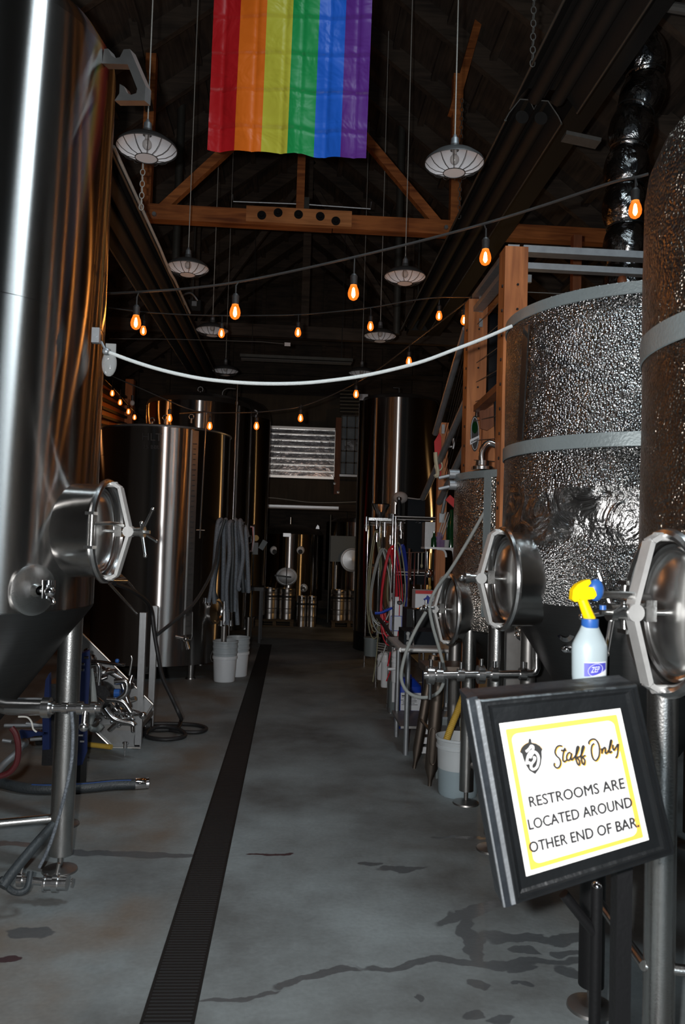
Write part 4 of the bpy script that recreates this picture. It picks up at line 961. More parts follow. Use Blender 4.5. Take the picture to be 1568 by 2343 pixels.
mm = MB(); mm.ball(q, .028, (1,1,1.2)); mm.build('glass_bulb', 'clear_glass', ub)
mm = MB(); mm.cyl(q+V((0,0,.03)), q+V((0,0,.09)), .018); mm.cyl(q+V((0,0,.09)), q+V((0,0,.2)), .004, seg=6); mm.build('socket', 'rubber', ub)
# left timber wall piece with shiny boards
tw = thing('timber_screen', atY(270, 1000, 14.0), 'orange-lit timber screen with dark slanting rails at the left', 'screen')
mm = MB(); q0 = atY(236, 880, 12.6); q1 = atY(300, 1000, 14.6)
mm.prism([atY(232,865,12.0), atY(296,912,14.4), atY(296,985,14.4), atY(232,985,12.0)], (-.05,.02,0)); mm.build('boards', 'wood_post', tw)
mm = MB(); 
for k in range(6): mm.bar(atY(232,872+k*20,11.8), atY(292,912+k*15,14.1), .05, .04)
mm.build('rails', 'dark_hood', tw)
mm = MB(); q = atY(296, 940, 14.0); mm.box((q.x, 14.0, q.z), (.14,.14,1.1)); mm.build('post', 'wood_post', tw)

# ================================================================== WHITE ROPE
rp_ = thing('rope_barrier', atY(640, 877, 3.5), 'white sagging rope stretched across the aisle between two fermenters', 'rope')
pts = [atY(a, b, 3.75) for a, b in ((243,804),(262,811),(300,825),(350,841),(400,854),(460,866),(520,873),(580,877),(640,878),(700,876),(760,870),(830,860),(900,845),(970,826),(1040,800),(1110,773),(1172,746))]
mm = MB(); mm.tube(smooth(pts, 4), .0085, 10); mm.build('rope', 'white_rope', rp_)
mm = MB(); mm.ball(pts[0], .018); mm.tube([pts[0], pts[0]+V((-.03,.02,.05)), atY(222, 780, 3.72)], .006, 6); mm.build('hook', 'galvanized', rp_)
bg = MB(); q = atY(250, 832, 3.95); bg.ball(q, .05, (.75,.5,1.3)); bg.box(q+V((.005,0,.07)), (.05,.01,.06)); bg.build('plastic_bag', 'clear_glass', label='small crumpled clear plastic bag tied by the rope end', cat='bag')

# ================================================================== FLAG
YF = 4.5
fl_ = thing('rainbow_flag', atY(657, 350, YF), 'rainbow striped cloth flag hanging with six vertical stripes', 'flag')
bl, br = atY(474, 341, YF), atY(838, 363, YF); tl_, tr_ = atY(490, 0, YF), atY(852, 0, YF)
nu, nv = 90, 120; vs = []; fs = []; uvs = []
for j in range(nv+1):
    t = j/nv*1.38
    for i in range(nu+1):
        s_ = i/nu; p = (bl.lerp(br, s_)).lerp(tl_.lerp(tr_, s_), t)
        y = .012*math.sin(s_*20+t*2)*math.sin(t*3+1) + .010*math.sin(s_*9+1)
        for f_ in (.155, .40, .64, .88, 1.12): y += .007*math.exp(-((t-f_)/.012)**2) - .004*math.exp(-((t-f_-.03)/.03)**2)
        for f_ in (.08, .28, .46, .57, .74, .92): y += .007*math.exp(-((s_-f_)/.012)**2)
        z_ = -.004*math.sin(s_*30)*(1-min(t*3, 1))
        vs.append(p + V((0, y, z_))); uvs.append((s_, t))
for j in range(nv):
    for i in range(nu): a = j*(nu+1)+i; fs.append((a, a+1, a+nu+2, a+nu+1))
me = bpy.data.meshes.new('cloth'); o_ = V(fl_.location); me.from_pydata([v-o_ for v in vs], [], fs); uvl = me.uv_layers.new(name='UVMap')
for lp in me.loops: uvl.data[lp.index].uv = uvs[lp.vertex_index]
me.materials.append(MATS['rainbow_cloth']); me.polygons.foreach_set('use_smooth', [True]*len(me.polygons))
ob = bpy.data.objects.new('cloth', me); COL.objects.link(ob); ob.parent = fl_
mm = MB(); ztp = vs[-1].z; mm.cyl((vs[-nu-1].x-.05, YF, ztp), (vs[-1].x+.05, YF, ztp), .015); 
for x in (vs[-nu-1].x, vs[-1].x): mm.cyl((x, YF, ztp), (x, YF, ztp+2.6), .004, seg=6)
mm.build('hanging_pole', 'dark_wood', fl_)

# ================================================================== HEATER HOODS
def hood(xa, xb, y0, y1, z, label, lip=1):
    t = thing('radiant_heater', ((xa+xb)/2, (y0+y1)/2, z), label, 'heater')
    w = xb-xa; prof = [(xa, z), (xa+w*.06, z+.05), (xa+w*.25, z+.16), (xa+w*.42, z+.16), (xa+w*.5, z+.09), (xa+w*.58, z+.16), (xa+w*.75, z+.16), (xa+w*.94, z+.05), (xb, z)]
    n = len(prof); vs = []
    for y in (y0, y1):
        for x, zz in prof: vs.append((x, y, zz))
        for x, zz in prof: vs.append((x, y, zz+.006))
    fs = []
    for k in range(n-1): fs.append((k, k+1, 2*n+k+1, 2*n+k)); fs.append((n+k, 3*n+k, 3*n+k+1, n+k+1))
    mm = MB(); mm.add(vs, fs); mm.build('reflector_hood', 'dark_hood', t)
    mm = MB()
    for x in (xa, xb): mm.cyl((x, y0, z), (x, y1, z), .009, seg=6)
    mm.build('edge_lip', 'hood_edge', t)
    mm = MB(); mm.tube([V((x, y0-.003, zz+.003)) for x, zz in prof], .005, 5); mm.build('end_profile', 'cord_grey', t)
    for s_ in (.33, .67): mm = MB(); mm.cyl((xa+w*s_, y0+.05, z+.06), (xa+w*s_, y1-.05, z+.06), .05, seg=16); mm.build('burner_tube', 'dark_hood', t)
    return t
q1 = atY(1157, 275, 5.6); q2 = atY(1285, 285, 5.6)
hood(q1.x, q2.x, 5.6, 11.4, q1.z, 'long dark radiant heater hood over the right side, far section')
hood(q1.x+.02, q2.x+.10, 1.5, 5.55, q1.z+.06, 'dark radiant heater hood over the right side, near section')
qx = atY(268, 375, 5.4)
hood(qx.x-.42, qx.x, 5.2, 12.6, qx.z, 'long dark radiant heater hood over the left side')
mm = MB(); mm.tube([(qx.x+.02, 5.2, qx.z+.02), (qx.x+.02, 7.0, qx.z+.02), (qx.x+.05, 7.4, qx.z-.06), (qx.x+.03, 7.8, qx.z+.0), (qx.x+.02, 9, qx.z+.02)], .012, 6); mm.build('heater_cable', 'white_wire', label='pale cable running along the left heater hood edge', cat='cable')
# dark beam parallel on the right
a_, b_ = atY(1410, 60, 5.2), atY(1010, 700, 12.0)
hb = MB(); hb.bar((a_.x+.1, 2.0, a_.z), (a_.x+.1, 13, a_.z), .22, .2); hb.build('gas_duct', 'dark_hood', label='long square dark duct running along the right under the roof', cat='duct')
# chains
def chain(px, py0, py1, Y, label, m='cord_grey'):
    a_ = atY(px, py1, Y); b_ = atY(px, py0, Y); mm = MB(); L_ = b_.z-a_.z; n = int(L_/.045)
    for k in range(n):
        c = V((a_.x, Y, a_.z+.0225+k*.045)); mm.ring(c, .017, .0035, (1,0,0) if k % 2 else (0,1,0), 10, 4, sx=1.5, up=(0,0,1))
    mm.build('hanging_chain', m, label=label, cat='chain')
chain(1219, -60, 152, 5.0, 'dark chain holding the near right heater hood')
chain(1051, 225, 500, 7.6, 'thin chain beside the nearest right pendant lamp')
chain(323, 368, 480, 6.0, 'pale chain hanging below the nearest left pendant lamp', 'white_wire')
# vertical pipes under roof
for px, py0, py1, Y, lab in ((907,565,765,11.5,'grey vertical pipe hanging behind the second right pendant lamp'), (398,500,700,11.0,'dim vertical pipe behind the second left pendant lamp')):
    a_, b_ = atY(px, py1, Y), atY(px, py0, Y); mm = MB(); mm.cyl(a_, (a_.x, Y, b_.z+2.2), .055, seg=16); mm.build('vent_pipe', 'hood_edge', label=lab, cat='pipe')
# flood lights at the end of the hoods
for px, lab in ((440, 'small dark heater control box at the far end of the left hood'), (955, 'small dark heater control box at the far end of the right hood')):
    Y = 11.6; q = atY(px, 705 if px < 600 else 750, Y); t = thing('control_box', q, lab, 'box')
    mm = MB(); mm.box(q, (.28, .3, .16)); mm.build('case', 'dark_hood', t)
    mm = MB(); mm.tube(smooth([q+V((-.08,-.16,.0)), q+V((-.14,-.2,.1)), q+V((0,-.2,.16)), q+V((.1,-.18,.06))], 5), .014, 6); mm.box(q+V((.05,-.16,.02)), (.07,.02,.07)); mm.build('connector', 'galvanized', t)
    mm = MB(); mm.cyl(q+V((0,0,.08)), q+V((0,0,1.4)), .01, seg=6); mm.build('hanger', 'hood_edge', t)

# ================================================================== FOIL DUCT
dc = thing('foil_duct', atY(1432, 640, 5.7), 'crinkled shiny foil flexible duct rising behind the open-topped tank', 'duct')
path = [(1432, 700), (1432, 600), (1432, 520), (1430, 430), (1440, 340), (1450, 270), (1475, 200), (1470, 120), (1420, 60), (1400, -40)]
pp = smooth([atY(a, b, 5.75) for a, b in path], 14)
rs = []; 
tot = 0; 
for i, p in enumerate(pp):
    if i: tot += (p - pp[i-1]).length
    ph = (tot/.30) % 1; rs.append(.118 + .050*abs(math.sin(PI*ph))**.6)
mm = MB(); mm.tube(pp, rs, 40); mm.build('sleeve', 'duct_foil', dc)
tot = 0; k_ = 0
for i, p in enumerate(pp[1:-1], 1):
    tot += (p - pp[i-1]).length
    if tot > .30*(k_+1): k_ += 1; mm = MB(); mm.ring(p, .14, .006, (pp[i+1]-pp[i-1]), 36, 6); mm.build('band', 'black_strip', dc)
cd_ = MB(); a_ = atY(1424, 640, 5.0); cd_.cyl(a_, a_+V((0,0,-.12)), .03); cd_.ball(a_, .03); cd_.build('copper_fitting', 'wood_post_dim', label='small copper pipe end standing under the foil duct', cat='pipe')
mm = MB(); mm.tube([atY(1440, 0, 5.2), atY(1568, 22, 5.0), atY(1700, 40, 4.8)], .035, 10); mm.build('roof_pipe', 'cord_grey', label='grey pipe crossing the top right corner', cat='pipe')
mm = MB(); q = atY(1330, 320, 5.9); mm.box(q, (.28, .12, .03), Matrix.Rotation(.15, 3, 'Y')); mm.build('hanger_bracket', 'cord_grey', label='flat grey bracket under the right heater duct', cat='bracket')

# ================================================================== MEZZANINE RAILING
def post(px0, px1, ytop, Y, zbot, label, m='wood_post', w=None):
    a_, b_ = atY(px0, ytop, Y), atY(px1, ytop, Y); w = w or (b_.x-a_.x); x = (a_.x+b_.x)/2; t = thing('railing_post', (x, Y, zbot), label, 'post')
    mm = MB(); mm.box((x, Y, (zbot+a_.z)/2), (w, w, a_.z-zbot)); mm.build('timber', m, t, flat=True)
    return t, x, a_.z, w
Y1, Y0 = 5.0, 6.4
t1, x1p, z1p, w1 = post(1150, 1202, 572, Y1, 1.0, 'thick orange timber railing post rising beside the open-topped tank')
t1.location.z = 0; ORG[t1.name] = V(t1.location)
for ch in [o for o in COL.objects if o.parent == t1]: 
    for v in ch.data.vertices: v.co.z = v.co.z + 1.0 if v.co.z > .001 else 0
t0, x0p, z0p, w0 = post(1069, 1112, 690, Y0, 0, 'orange timber railing post lit by a small bulb on its edge')
t2, x2p, z2p, w2 = post(1004, 1025, 968, 7.7, 0, 'thin orange newel post at the foot of the stair rails')
for t, x, w, Y, zt__ in ((t1, x1p, w1, Y1, z1p), (t0, x0p, w0, Y0, z0p)):
    for k in range(10):
        mm = MB(); z = zt__-.25-k*.16; mm.cyl((x-w/2-.006, Y-w*.2, z), (x-w/2+.004, Y-w*.2, z), .011, seg=8); mm.cyl((x+.01, Y-w/2-.006, z), (x+.01, Y-w/2+.003, z), .008, seg=8)
        mm.build('cable_eye', 'black_metal', t)
ra_ = thing('guard_rail', (x1p, Y1, z1p), 'grey metal guard rail on the timber posts of the upper platform', 'railing')
xr = 2.75
for dz, w_, h_ in ((-.01, .09, .045), (-.115, .06, .04)):
    a_ = V((x1p+w1*.3, Y1-.03, z1p+dz)); b_ = V((xr, Y1-.03, z1p+dz+ .0)); mm = MB(); mm.bar(a_, b_, w_, h_); mm.build('rail', 'galvanized', ra_)
for dz in (.02, -.10):
    a_ = V((x1p+.0, Y1, z1p+dz)); b_ = V((x0p+.0, Y0, z0p+dz+.02)); mm = MB(); mm.bar(a_, b_, .075, .04); mm.build('rail', 'galvanized', ra_)
for k in range(9):
    z = z1p-.27-k*.16; z_ = z0p-.2-k*.16; mm = MB(); mm.cyl((x1p, Y1, z), (xr, Y1, z), .003, seg=5); mm.cyl((x1p-.02, Y1, z), (x0p, Y0, z_), .003, seg=5); mm.build('cable', 'cord_grey', ra_)
for Y, x, z in ((Y0, x0p, z0p),): 
    mm = MB(); mm.box((x+.02, Y-w0/2-.006, z-.03), (.035, .01, .16)); mm.box((x+.02, Y-w0/2-.012, z-.2), (.03, .01, .07)); mm.build('bracket', 'light_metal', ra_)
mm = MB(); mm.box((x1p+.09, Y1-.05, z1p-.2), (.03, .02, .05)); mm.build('turnbuckle', 'light_metal', ra_)
# second rear post seen between the rails
mm = MB(); mm.box((x1p, Y1, .76), (w1*1.04, w1*1.04, 1.5)); mm.build('shade_sleeve', 'dull_steel', t1, flat=True)  # dull sleeve added in place of tank shade on the lower timber
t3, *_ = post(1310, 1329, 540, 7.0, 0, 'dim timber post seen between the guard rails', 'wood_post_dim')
# inner timbers (orange brace) behind
mm = MB(); mm.bar(atY(1090, 735, 6.9), atY(1168, 640, 6.0), .07, .07); mm.build('timber_brace', 'wood_post', label='slanting orange timber seen between the two railing posts', cat='timber')
hr_ = thing('handrail', atY(1095, 940, 5.6), 'wooden handrail sloping between the railing posts above the stickers', 'railing')
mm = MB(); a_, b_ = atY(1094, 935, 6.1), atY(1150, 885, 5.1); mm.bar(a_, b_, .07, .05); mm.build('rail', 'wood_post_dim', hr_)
mm = MB(); mm.box(a_+V((0,-.03,-.03)), (.05, .03, .08)); mm.build('bracket', 'chrome', hr_)
# stair rails
sr = thing('stair_rail', (x2p, 7.6, 0), 'pair of grey metal pipes sloping down as stair rails behind the posts', 'railing')
for (a, Ya), (b, Yb) in ((((1066, 752), 6.5), ((996, 992), 7.75)), (((1072, 905), 6.5), ((968, 1140), 8.3)), (((1075, 1000), 6.5), ((1005, 1150), 7.6))):
    mm = MB(); mm.cyl(atY(*a, Ya), atY(*b, Yb), .030, seg=12); mm.build('pipe', 'galvanized', sr)
for k in range(7):
    t = k/7; a_ = atY(1070, 775+22*k, 6.45); b_ = atY(1018, 990+20*k, 7.65); mm = MB(); mm.cyl(a_, b_, .003, seg=5); mm.build('cable', 'cord_black', sr)
mm = MB(); mm.box(atY(1014, 982, 7.62), (.03,.02,.09)); mm.build('bracket', 'light_metal', sr)
# stickers, posters and clutter round the posts
def decal(name, pts, Y, m, label, cat, th=.006, parent=None):
    mm = MB(); mm.prism([atY(a, b, Y) for a, b in pts], (0, th, 0))
    return mm.build(name, m, parent, label=label, cat=cat, flat=True)
st = thing('oval_sticker', atY(1087, 990, 6.25), 'black and green oval sticker with banner on the timber post', 'sticker')
Ys = 6.40-w0/2-.012
def oval(cx, cy, rx, ry, n=28, tilt=0): return [(cx+rx*math.cos(2*PI*k/n)*math.cos(tilt)-ry*math.sin(2*PI*k/n)*math.sin(tilt), cy+rx*math.cos(2*PI*k/n)*math.sin(tilt)+ry*math.sin(2*PI*k/n)*math.cos(tilt)) for k in range(n)]
decal('backing', oval(1087, 992, 10, 41), Ys, 'print_black', None, None, parent=st)
mm = MB(); mm.tube([atY(a, b, Ys-.004) for a, b in oval(1087, 992, 8.6, 37)], .002, 5, closed=True); mm.build('rim_line', 'label_white', st)
decal('green_centre', oval(1087, 978, 6.5, 14), Ys-.004, 'green_glass', None, None, parent=st)
decal('banner', [(1076,1006),(1097,996),(1097,1006),(1076,1018)], Ys-.007, 'label_white', None, None, parent=st)
mm = MB()
for k in range(6): mm.prism([atY(a, b, Ys-.009) for a, b in ((1079+k*2.9, 1014-k*1.5), (1081+k*2.9, 1013-k*1.5), (1081+k*2.9, 1009-k*1.5), (1079+k*2.9, 1010-k*1.5))], (0, .001, 0))
mm.build('lettering', 'print_black', st, flat=True)
decal('paper_sheet', [(1092,965),(1110,988),(1110,1060),(1068,1065),(1070,1035),(1098,1020)], 6.42-w0/2-.004, 'grey_label', 'pale paper sheet pinned behind the oval sticker', 'paper')
decal('leather_apron', [(1098,940),(1130,930),(1130,975),(1115,985),(1100,980)], 6.0, 'wood_post_dim', 'brown leather piece hanging under the wooden handrail', 'cloth', .02)
sk = thing('tall_banner', atY(1137, 1050, 5.6), 'narrow black upright banner with white letters between the posts', 'banner')
decal('panel', [(1131,905),(1146,900),(1144,1055),(1135,1058)], 5.6, 'navy_panel', None, None, .02, sk)
mm = MB()
for k in range(9):
    y = 948+k*7.2; mm.prism([atY(a, b, 5.59) for a, b in ((1136, y), (1141, y+.5), (1141, y+2), (1138, y+2.4), (1141, y+4.5), (1136, y+4.5))], (0, .001, 0))
mm.build('lettering', 'label_white', sk, flat=True)
mm = MB(); mm.box(atY(1118, 1020, 6.2), (.11, .05, .75)); mm.build('upright_board', 'wood_post', label='short light timber board upright behind the black banner', cat='timber')
decal('red_label', [(1143,975),(1149,970),(1149,1050),(1144,1052)], 5.3, 'red_paint', 'narrow red strip beside the black banner', 'strip', .01)
pd = thing('pennant', atY(1003, 1100, 7.5), 'red pennant with cream drawing hanging on the newel post', 'pennant')
decal('cloth', [(1006,990),(1010,1000),(1010,1085),(1005,1098),(996,1060),(994,1010)], 7.55, 'red_paint', None, None, .008, pd)
mm = MB(); mm.tube(smooth([atY(a, b, 7.53) for a, b in ((997,1035),(998,1055),(1002,1080),(1000,1090),(996,1085))], 4), .02, 6); mm.ring(atY(1004,1066,7.53), .035, .008, (0,1,0), 20, 6, sx=1.3, up=(0,0,1)); mm.build('drawing', 'cream', pd)
wb = thing('wall_hook', atY(1020, 1018, 7.4), 'small white hook plate right of the red pennant', 'hook')
mm = MB(); mm.box(atY(1019,1021,7.4), (.03,.02,.07)); mm.cyl(atY(1020,1022,7.4), atY(1036,1022,7.4), .008); mm.box(atY(1038,1015,7.4), (.015,.02,.10)); mm.build('plate', 'white_paint', wb)
# background clutter hints between posts: rolled dark shapes
for k, (px, py) in enumerate(((1125, 760), (1128, 830), (1126, 880))):
    q = atY(px, py, 7.4); mm = MB(); mm.ball(q, .16, (1, .6, 1.2), 12, 8); mm.build('hanging_coat', 'navy_panel', label='dark coat hanging between the railing posts, %s of three' % ('top one', 'middle one', 'lowest')[k], cat='coat')
# ================================================================== WIRE RACK AND HOSES (right side)
Yr0, Yr1, Xr = 8.2, 11.0, 1.02
rk = thing('wire_rack', (Xr+.25, 9.6, 0), 'chrome wire shelving rack hung with coloured hoses along the right side', 'shelving')
xs, ys = (Xr, Xr+.52), (Yr0, 9.45, Yr1)
ztr = 2.02
for i, x in enumerate(xs):
    for y in ys: mm = MB(); mm.cyl((x, y, .02), (x, y, ztr), .0145, seg=12); mm.cyl((x,y,0),(x,y,.05),.022); mm.build('upright', 'chrome', rk)
for z in (.28, .77, 1.42, 2.0):
    mm = MB()
    for x in xs: mm.cyl((x, Yr0, z), (x, Yr1, z), .006, seg=6); mm.cyl((x, Yr0, z-.03), (x, Yr1, z-.03), .004, seg=6)
    for y in ys: mm.cyl((xs[0], y, z), (xs[1], y, z), .006, seg=6); mm.cyl((xs[0], y, z-.03), (xs[1], y, z-.03), .004, seg=6)
    n = 90
    for k in range(n): y = Yr0+(Yr1-Yr0)*k/n; mm.cyl((xs[0], y, z+.004), (xs[1], y, z+.004), .0022, seg=4)
    mm.build('wire_shelf', 'dull_steel', rk)
def coil(name, cx, cy, Y, rx, ry, n, r, m, label, group=None, jit=.12, tails=0, seedk=0):
    rnd = random.Random(seedk+n); mm = MB(); c = atY(cx, cy, Y); s_ = Y/F; pts = []
    tot = 26*n
    for i in range(tot+1):
        a = PI/2 + 2*PI*i/26; k = i//26
        ax_ = rx*s_*(1+jit*math.sin(k*2.3+seedk)); bz = ry*s_*(1+jit*.7*math.cos(k*1.7+seedk))
        top = c.z + ry*s_*.98
        pts.append(V((c.x + ax_*math.cos(a)*(.72-.28*math.sin(a)) + .012*math.sin(k*3+seedk), c.y - .02*k + .018*math.sin(a*2+k), top - bz + bz*math.sin(a))))
    if tails: pts += smooth([pts[-1], pts[-1]+V((rx*s_*.6,0,-ry*s_*.9)), pts[-1]+V((rx*s_*.5,0,-ry*s_*2.2)), pts[-1]+V((rx*s_*.1*tails,0,-ry*s_*2.9))], 6)[1:]
    mm.tube(pts, r, 8); return mm.build(name, m, label=label, cat='hose', group=group)
coil('hanging_hose', 858, 1330, 8.55, 20, 118, 3, .0065, 'yellow_clear_hose', 'pale yellow clear hose loops at the left end of the rack', seedk=1, tails=1)
coil('hanging_hose', 874, 1345, 8.25, 34, 92, 3, .0075, 'clear_hose', 'grey clear hose loops in front of the rack, widest bundle', seedk=2, tails=-1)
coil('hanging_hose', 890, 1345, 8.12, 22, 92, 3, .0085, 'red_hose', 'bright red hose coil hanging on the rack upright', seedk=3, tails=1)
coil('hanging_hose', 896, 1352, 8.05, 30, 106, 2, .006, 'red_hose', 'thin red hose crossing loosely over the coils and hanging lower', seedk=6, tails=-2)
coil('hanging_hose', 918, 1320, 8.3, 20, 75, 3, .0095, 'blue_hose', 'dark blue hose coil hanging right of the red one', seedk=4)
coil('hanging_hose', 906, 1318, 8.2, 24, 78, 2, .007, 'yellow_clear_hose', 'thin clear hose loops between the red and blue hoses', seedk=5)
coil('hanging_hose', 882, 1345, 8.3, 16, 60, 4, .011, 'rubber', 'black hose coil inside the red hose loops', seedk=7, jit=.2)
mm = MB(); mm.tube(smooth([atY(858,1403,8.0), atY(872,1402,8.0), atY(886,1396,8.0), atY(900,1390,8.0)], 5), .014, 8); mm.build('hose_tie', 'blue_plastic', label='blue strap tied round the hoses near the white jug', cat='strap')
mm = MB(); mm.cyl(atY(864,1410,7.9), atY(918,1484,7.2), .018); mm.build('squeegee_pole', 'rubber', label='black pole slanting down from the rack to the steel table', cat='pole')
# funnel and pans on top shelf
fn = thing('funnel', atY(872, 1190, 8.6), 'polished steel funnel with wide rim on top of the rack', 'funnel')
q = atY(872, 1153, 8.6); mm = MB(); mm.lathe([(.105,0),(.098,-.004),(.05,-.10),(.028,-.13),(.024,-.18),(.028,-.18),(.034,-.13),(.056,-.10),(.105,-.008)], q, seg=32); mm.build('bowl', 'chrome', fn)
mm = MB(); mm.box(atY(872,1189,8.4), (.28,.2,.03)); mm.lathe([(.001,0),(.05,0),(.06,.05),(.055,.05)], atY(898,1187,8.3), seg=20); mm.build('tray', 'steel', label='steel tray with a small cup under the funnel', cat='tray')
bt = thing('dark_bottle', atY(912, 1190, 8.6), 'black bottle with steel neck beside the funnel', 'bottle'); q = atY(912, 1190, 8.6)
mm = MB(); mm.lathe([(.001,0),(.035,0),(.035,.16),(.018,.20),(.018,.22)], q, seg=20); mm.build('body', 'black_plastic', bt); mm = MB(); mm.lathe([(.02,.22),(.026,.225),(.026,.25),(.001,.26)], q, seg=16); mm.build('cap', 'chrome', bt)
# assorted fittings hung at the front of the rack
for k, (px, py) in enumerate(((838,1215),(862,1210),(880,1228),(893,1245),(905,1215),(917,1214),(918,1232),(862,1240))):
    q = atY(px, py, 8.15); mm = MB(); mm.cyl(q, q+V((0,0,.09 if k%2 else .15)), .011+.003*(k%3)); mm.cyl(q+V((0,0,.02)), q+V((0,0,.035)), .022); mm.ring(q+V((0,0,.05)), .02, .004, (0,1,0), 14, 5)
    mm.build('hose_fitting', 'chrome', label='small chrome hose fitting hanging at the front of the rack', cat='fitting', group='chrome fittings at the rack front')
# black cabinet with cap on top
cb = thing('speaker_cabinet', atY(950, 1262, 9.3), 'tall black box standing on the rack with a grey cap on top', 'cabinet')
a_, b_ = atY(930, 1262, 9.3), atY(973, 1142, 9.3)
mm = MB(); mm.box(((a_.x+b_.x)/2, 9.4, (a_.z+b_.z)/2), (b_.x-a_.x, .25, b_.z-a_.z)); mm.build('case', 'navy_panel', cb)
mm = MB(); q = atY(957, 1196, 9.26); mm.tube(smooth([q+V((-.03,0,0)), q+V((0,0,.015)), q+V((.03,0,0)), q+V((0,0,-.006))], 4), .003, 5); mm.build('emblem', 'chrome', cb)
a2 = atY(948, 1337, 9.2); mm = MB(); mm.box((a2.x+.02, 9.3, (a2.z+a_.z)/2), (.28, .3, a_.z-a2.z)); mm.build('lower_case', 'navy_panel', cb)
cp = thing('cloth_cap', atY(930, 1138, 9.25), 'grey and dark baseball cap resting on the black box', 'cap')
q = atY(928, 1139, 9.25); mm = MB(); mm.ball(q+V((-.06,0,-.0)), .085, (1.05, .9, .85), 20, 12); mm.build('crown', 'cap_cloth', cp)
mm = MB(); mm.prism([q+V((.02,-.07,-.01)), q+V((.14,-.05,-.02)), q+V((.20,0,-.015)), q+V((.14,.05,-.02)), q+V((.02,.07,-.01))], (0,0,.012)); mm.build('brim', 'cap_cloth', cp)
# fin-shaped white box / louver
lv = thing('louvered_box', atY(985, 1250, 8.2), 'white ribbed metal box above the small white shelf', 'box')
a_, b_ = atY(972, 1252, 8.2), atY(1001, 1195, 8.2); mm = MB(); mm.box(((a_.x+b_.x)/2, 8.3, (a_.z+b_.z)/2), (b_.x-a_.x, .2, b_.z-a_.z)); mm.build('case', 'light_metal', lv)
mm = MB()
for k in range(9): x = a_.x+.012+(b_.x-a_.x-.02)*k/9; mm.box((x, 8.197, (a_.z+b_.z)/2), (.005, .012, b_.z-a_.z-.01))
mm.build('ribs', 'white_paint', lv)
# small wall shelf with bottles
ws = thing('small_shelf', atY(1005, 1250, 7.3), 'small white shelf with curved bracket holding a green bottle and glasses', 'shelf')
a_, b_ = atY(970, 1251, 7.3), atY(1040, 1251, 7.3); mm = MB(); mm.box(((a_.x+b_.x)/2, 7.35, a_.z-.01), (b_.x-a_.x, .22, .018)); mm.build('board', 'white_paint', ws)
mm = MB(); mm.tube(smooth([atY(1000,1256,7.28), atY(1014,1258,7.28), atY(1020,1266,7.28), atY(1021,1275,7.28)], 5), .010, 8); mm.tube(smooth([atY(1018,1256,7.28), atY(1034,1258,7.28), atY(1038,1266,7.28), atY(1039,1277,7.28)], 5), .010, 8); mm.build('bracket', 'white_paint', ws)
zs = a_.z
def bottle(px, h, r, m, label, name='glass_bottle', Y=7.3, neck=True):
    q = atY(px, 1248, Y); q.z = zs; t = thing(name, q, label, 'bottle' if neck else 'glass')
    mm = MB(); prof = [(.001,0),(r,0),(r,h*.5),(r*.95,h*.58),(r*.4,h*.75),(r*.36,h),(r*.3,h)] if neck else [(.001,0),(r*.85,0),(r,h),(r*.95,h),(r*.8,.005)]
    mm.lathe(prof, q, seg=20); mm.build('body', m, t)
    if neck: mm = MB(); mm.lathe([(r*.42,h*.97),(r*.42,h+.008),(.001,h+.01)], q, seg=14); mm.build('cap', 'chrome', t)
bottle(993, .135, .028, 'green_glass', 'small green glass bottle on the white shelf')
for k, (px, m_, lab) in enumerate(((1004,'purple_glass','purple tinted glass on the white shelf beside the green bottle'), (1012,'purple_glass','lilac glass in the middle of the small white shelf'), (1021,'clear_glass','clear glass on the white shelf by the foil tank'))):
    bottle(px, .07+.03*(k==0), .032, m_, lab, 'drinking_glass', neck=False)
q = atY(1032, 1240, 7.38); q.z = zs; mm = MB(); mm.lathe([(.001,0),(.045,0),(.045,.2),(.02,.30),(.016,.36),(.001,.36)], q, seg=20); mm.build('tall_bottle', 'green_glass', label='tall dark green bottle at the back of the white shelf', cat='bottle')
for k, (a, b) in enumerate((((1003,1225),(1020,1172)), ((1008,1226),(1026,1172)), ((1012,1230),(1033,1168)))):
    t = thing('hydrometer_tube', atY(*a, 7.4), 'slim glass test tube leaning above the small shelf, %s of three' % ('left one','middle one','right one')[k], 'tube')
    mm = MB(); mm.cyl(atY(*a, 7.4), atY(*b, 7.4), .007, seg=8); mm.build('tube', 'clear_glass', t); mm = MB(); mm.cyl(atY(*a, 7.4)-V((0,0,.01)), atY(*a, 7.4)+V((0,0,.03)), .012, seg=8); mm.build('stopper', 'purple_glass', t)
mm = MB(); q = atY(1034, 1147, 6.9); mm.box(q, (.10,.03,.06), Matrix.Rotation(.7,3,'Y')); mm.build('red_tag', 'red_paint', label='red folded tag hanging beside the far foil tank', cat='tag')
mm = MB(); q0 = atY(1012, 1185, 7.6); mm.box((q0.x, 7.62, q0.z), (.05,.02,.09)); mm.tube([atY(1012,1175,7.6), atY(1025,1110,7.5), atY(1030,1095,7.4)], .016, 8); mm.build('grey_conduit', 'galvanized', label='grey conduit running down the newel post to a switch', cat='conduit')
for px in (937, 976):
    a_ = atY(px, 1255, 7.9); mm = MB(); mm.cyl((a_.x, 7.9, 0), a_, .010, seg=8); mm.build('chrome_rod', 'chrome', label='thin chrome rod standing %s' % ('left of the steel ladle' if px == 937 else 'below the small white shelf'), cat='rod')
ld = thing('ladle', atY(983, 1312, 7.8), 'round steel ladle bowl hanging below the white shelf', 'ladle'); mm = MB(); mm.ball(atY(982,1312,7.8), .045, (1,.6,1)); mm.build('bowl', 'chrome', ld); mm = MB(); mm.cyl(atY(978,1305,7.8), atY(978,1262,7.8), .006); mm.build('handle', 'chrome', ld)
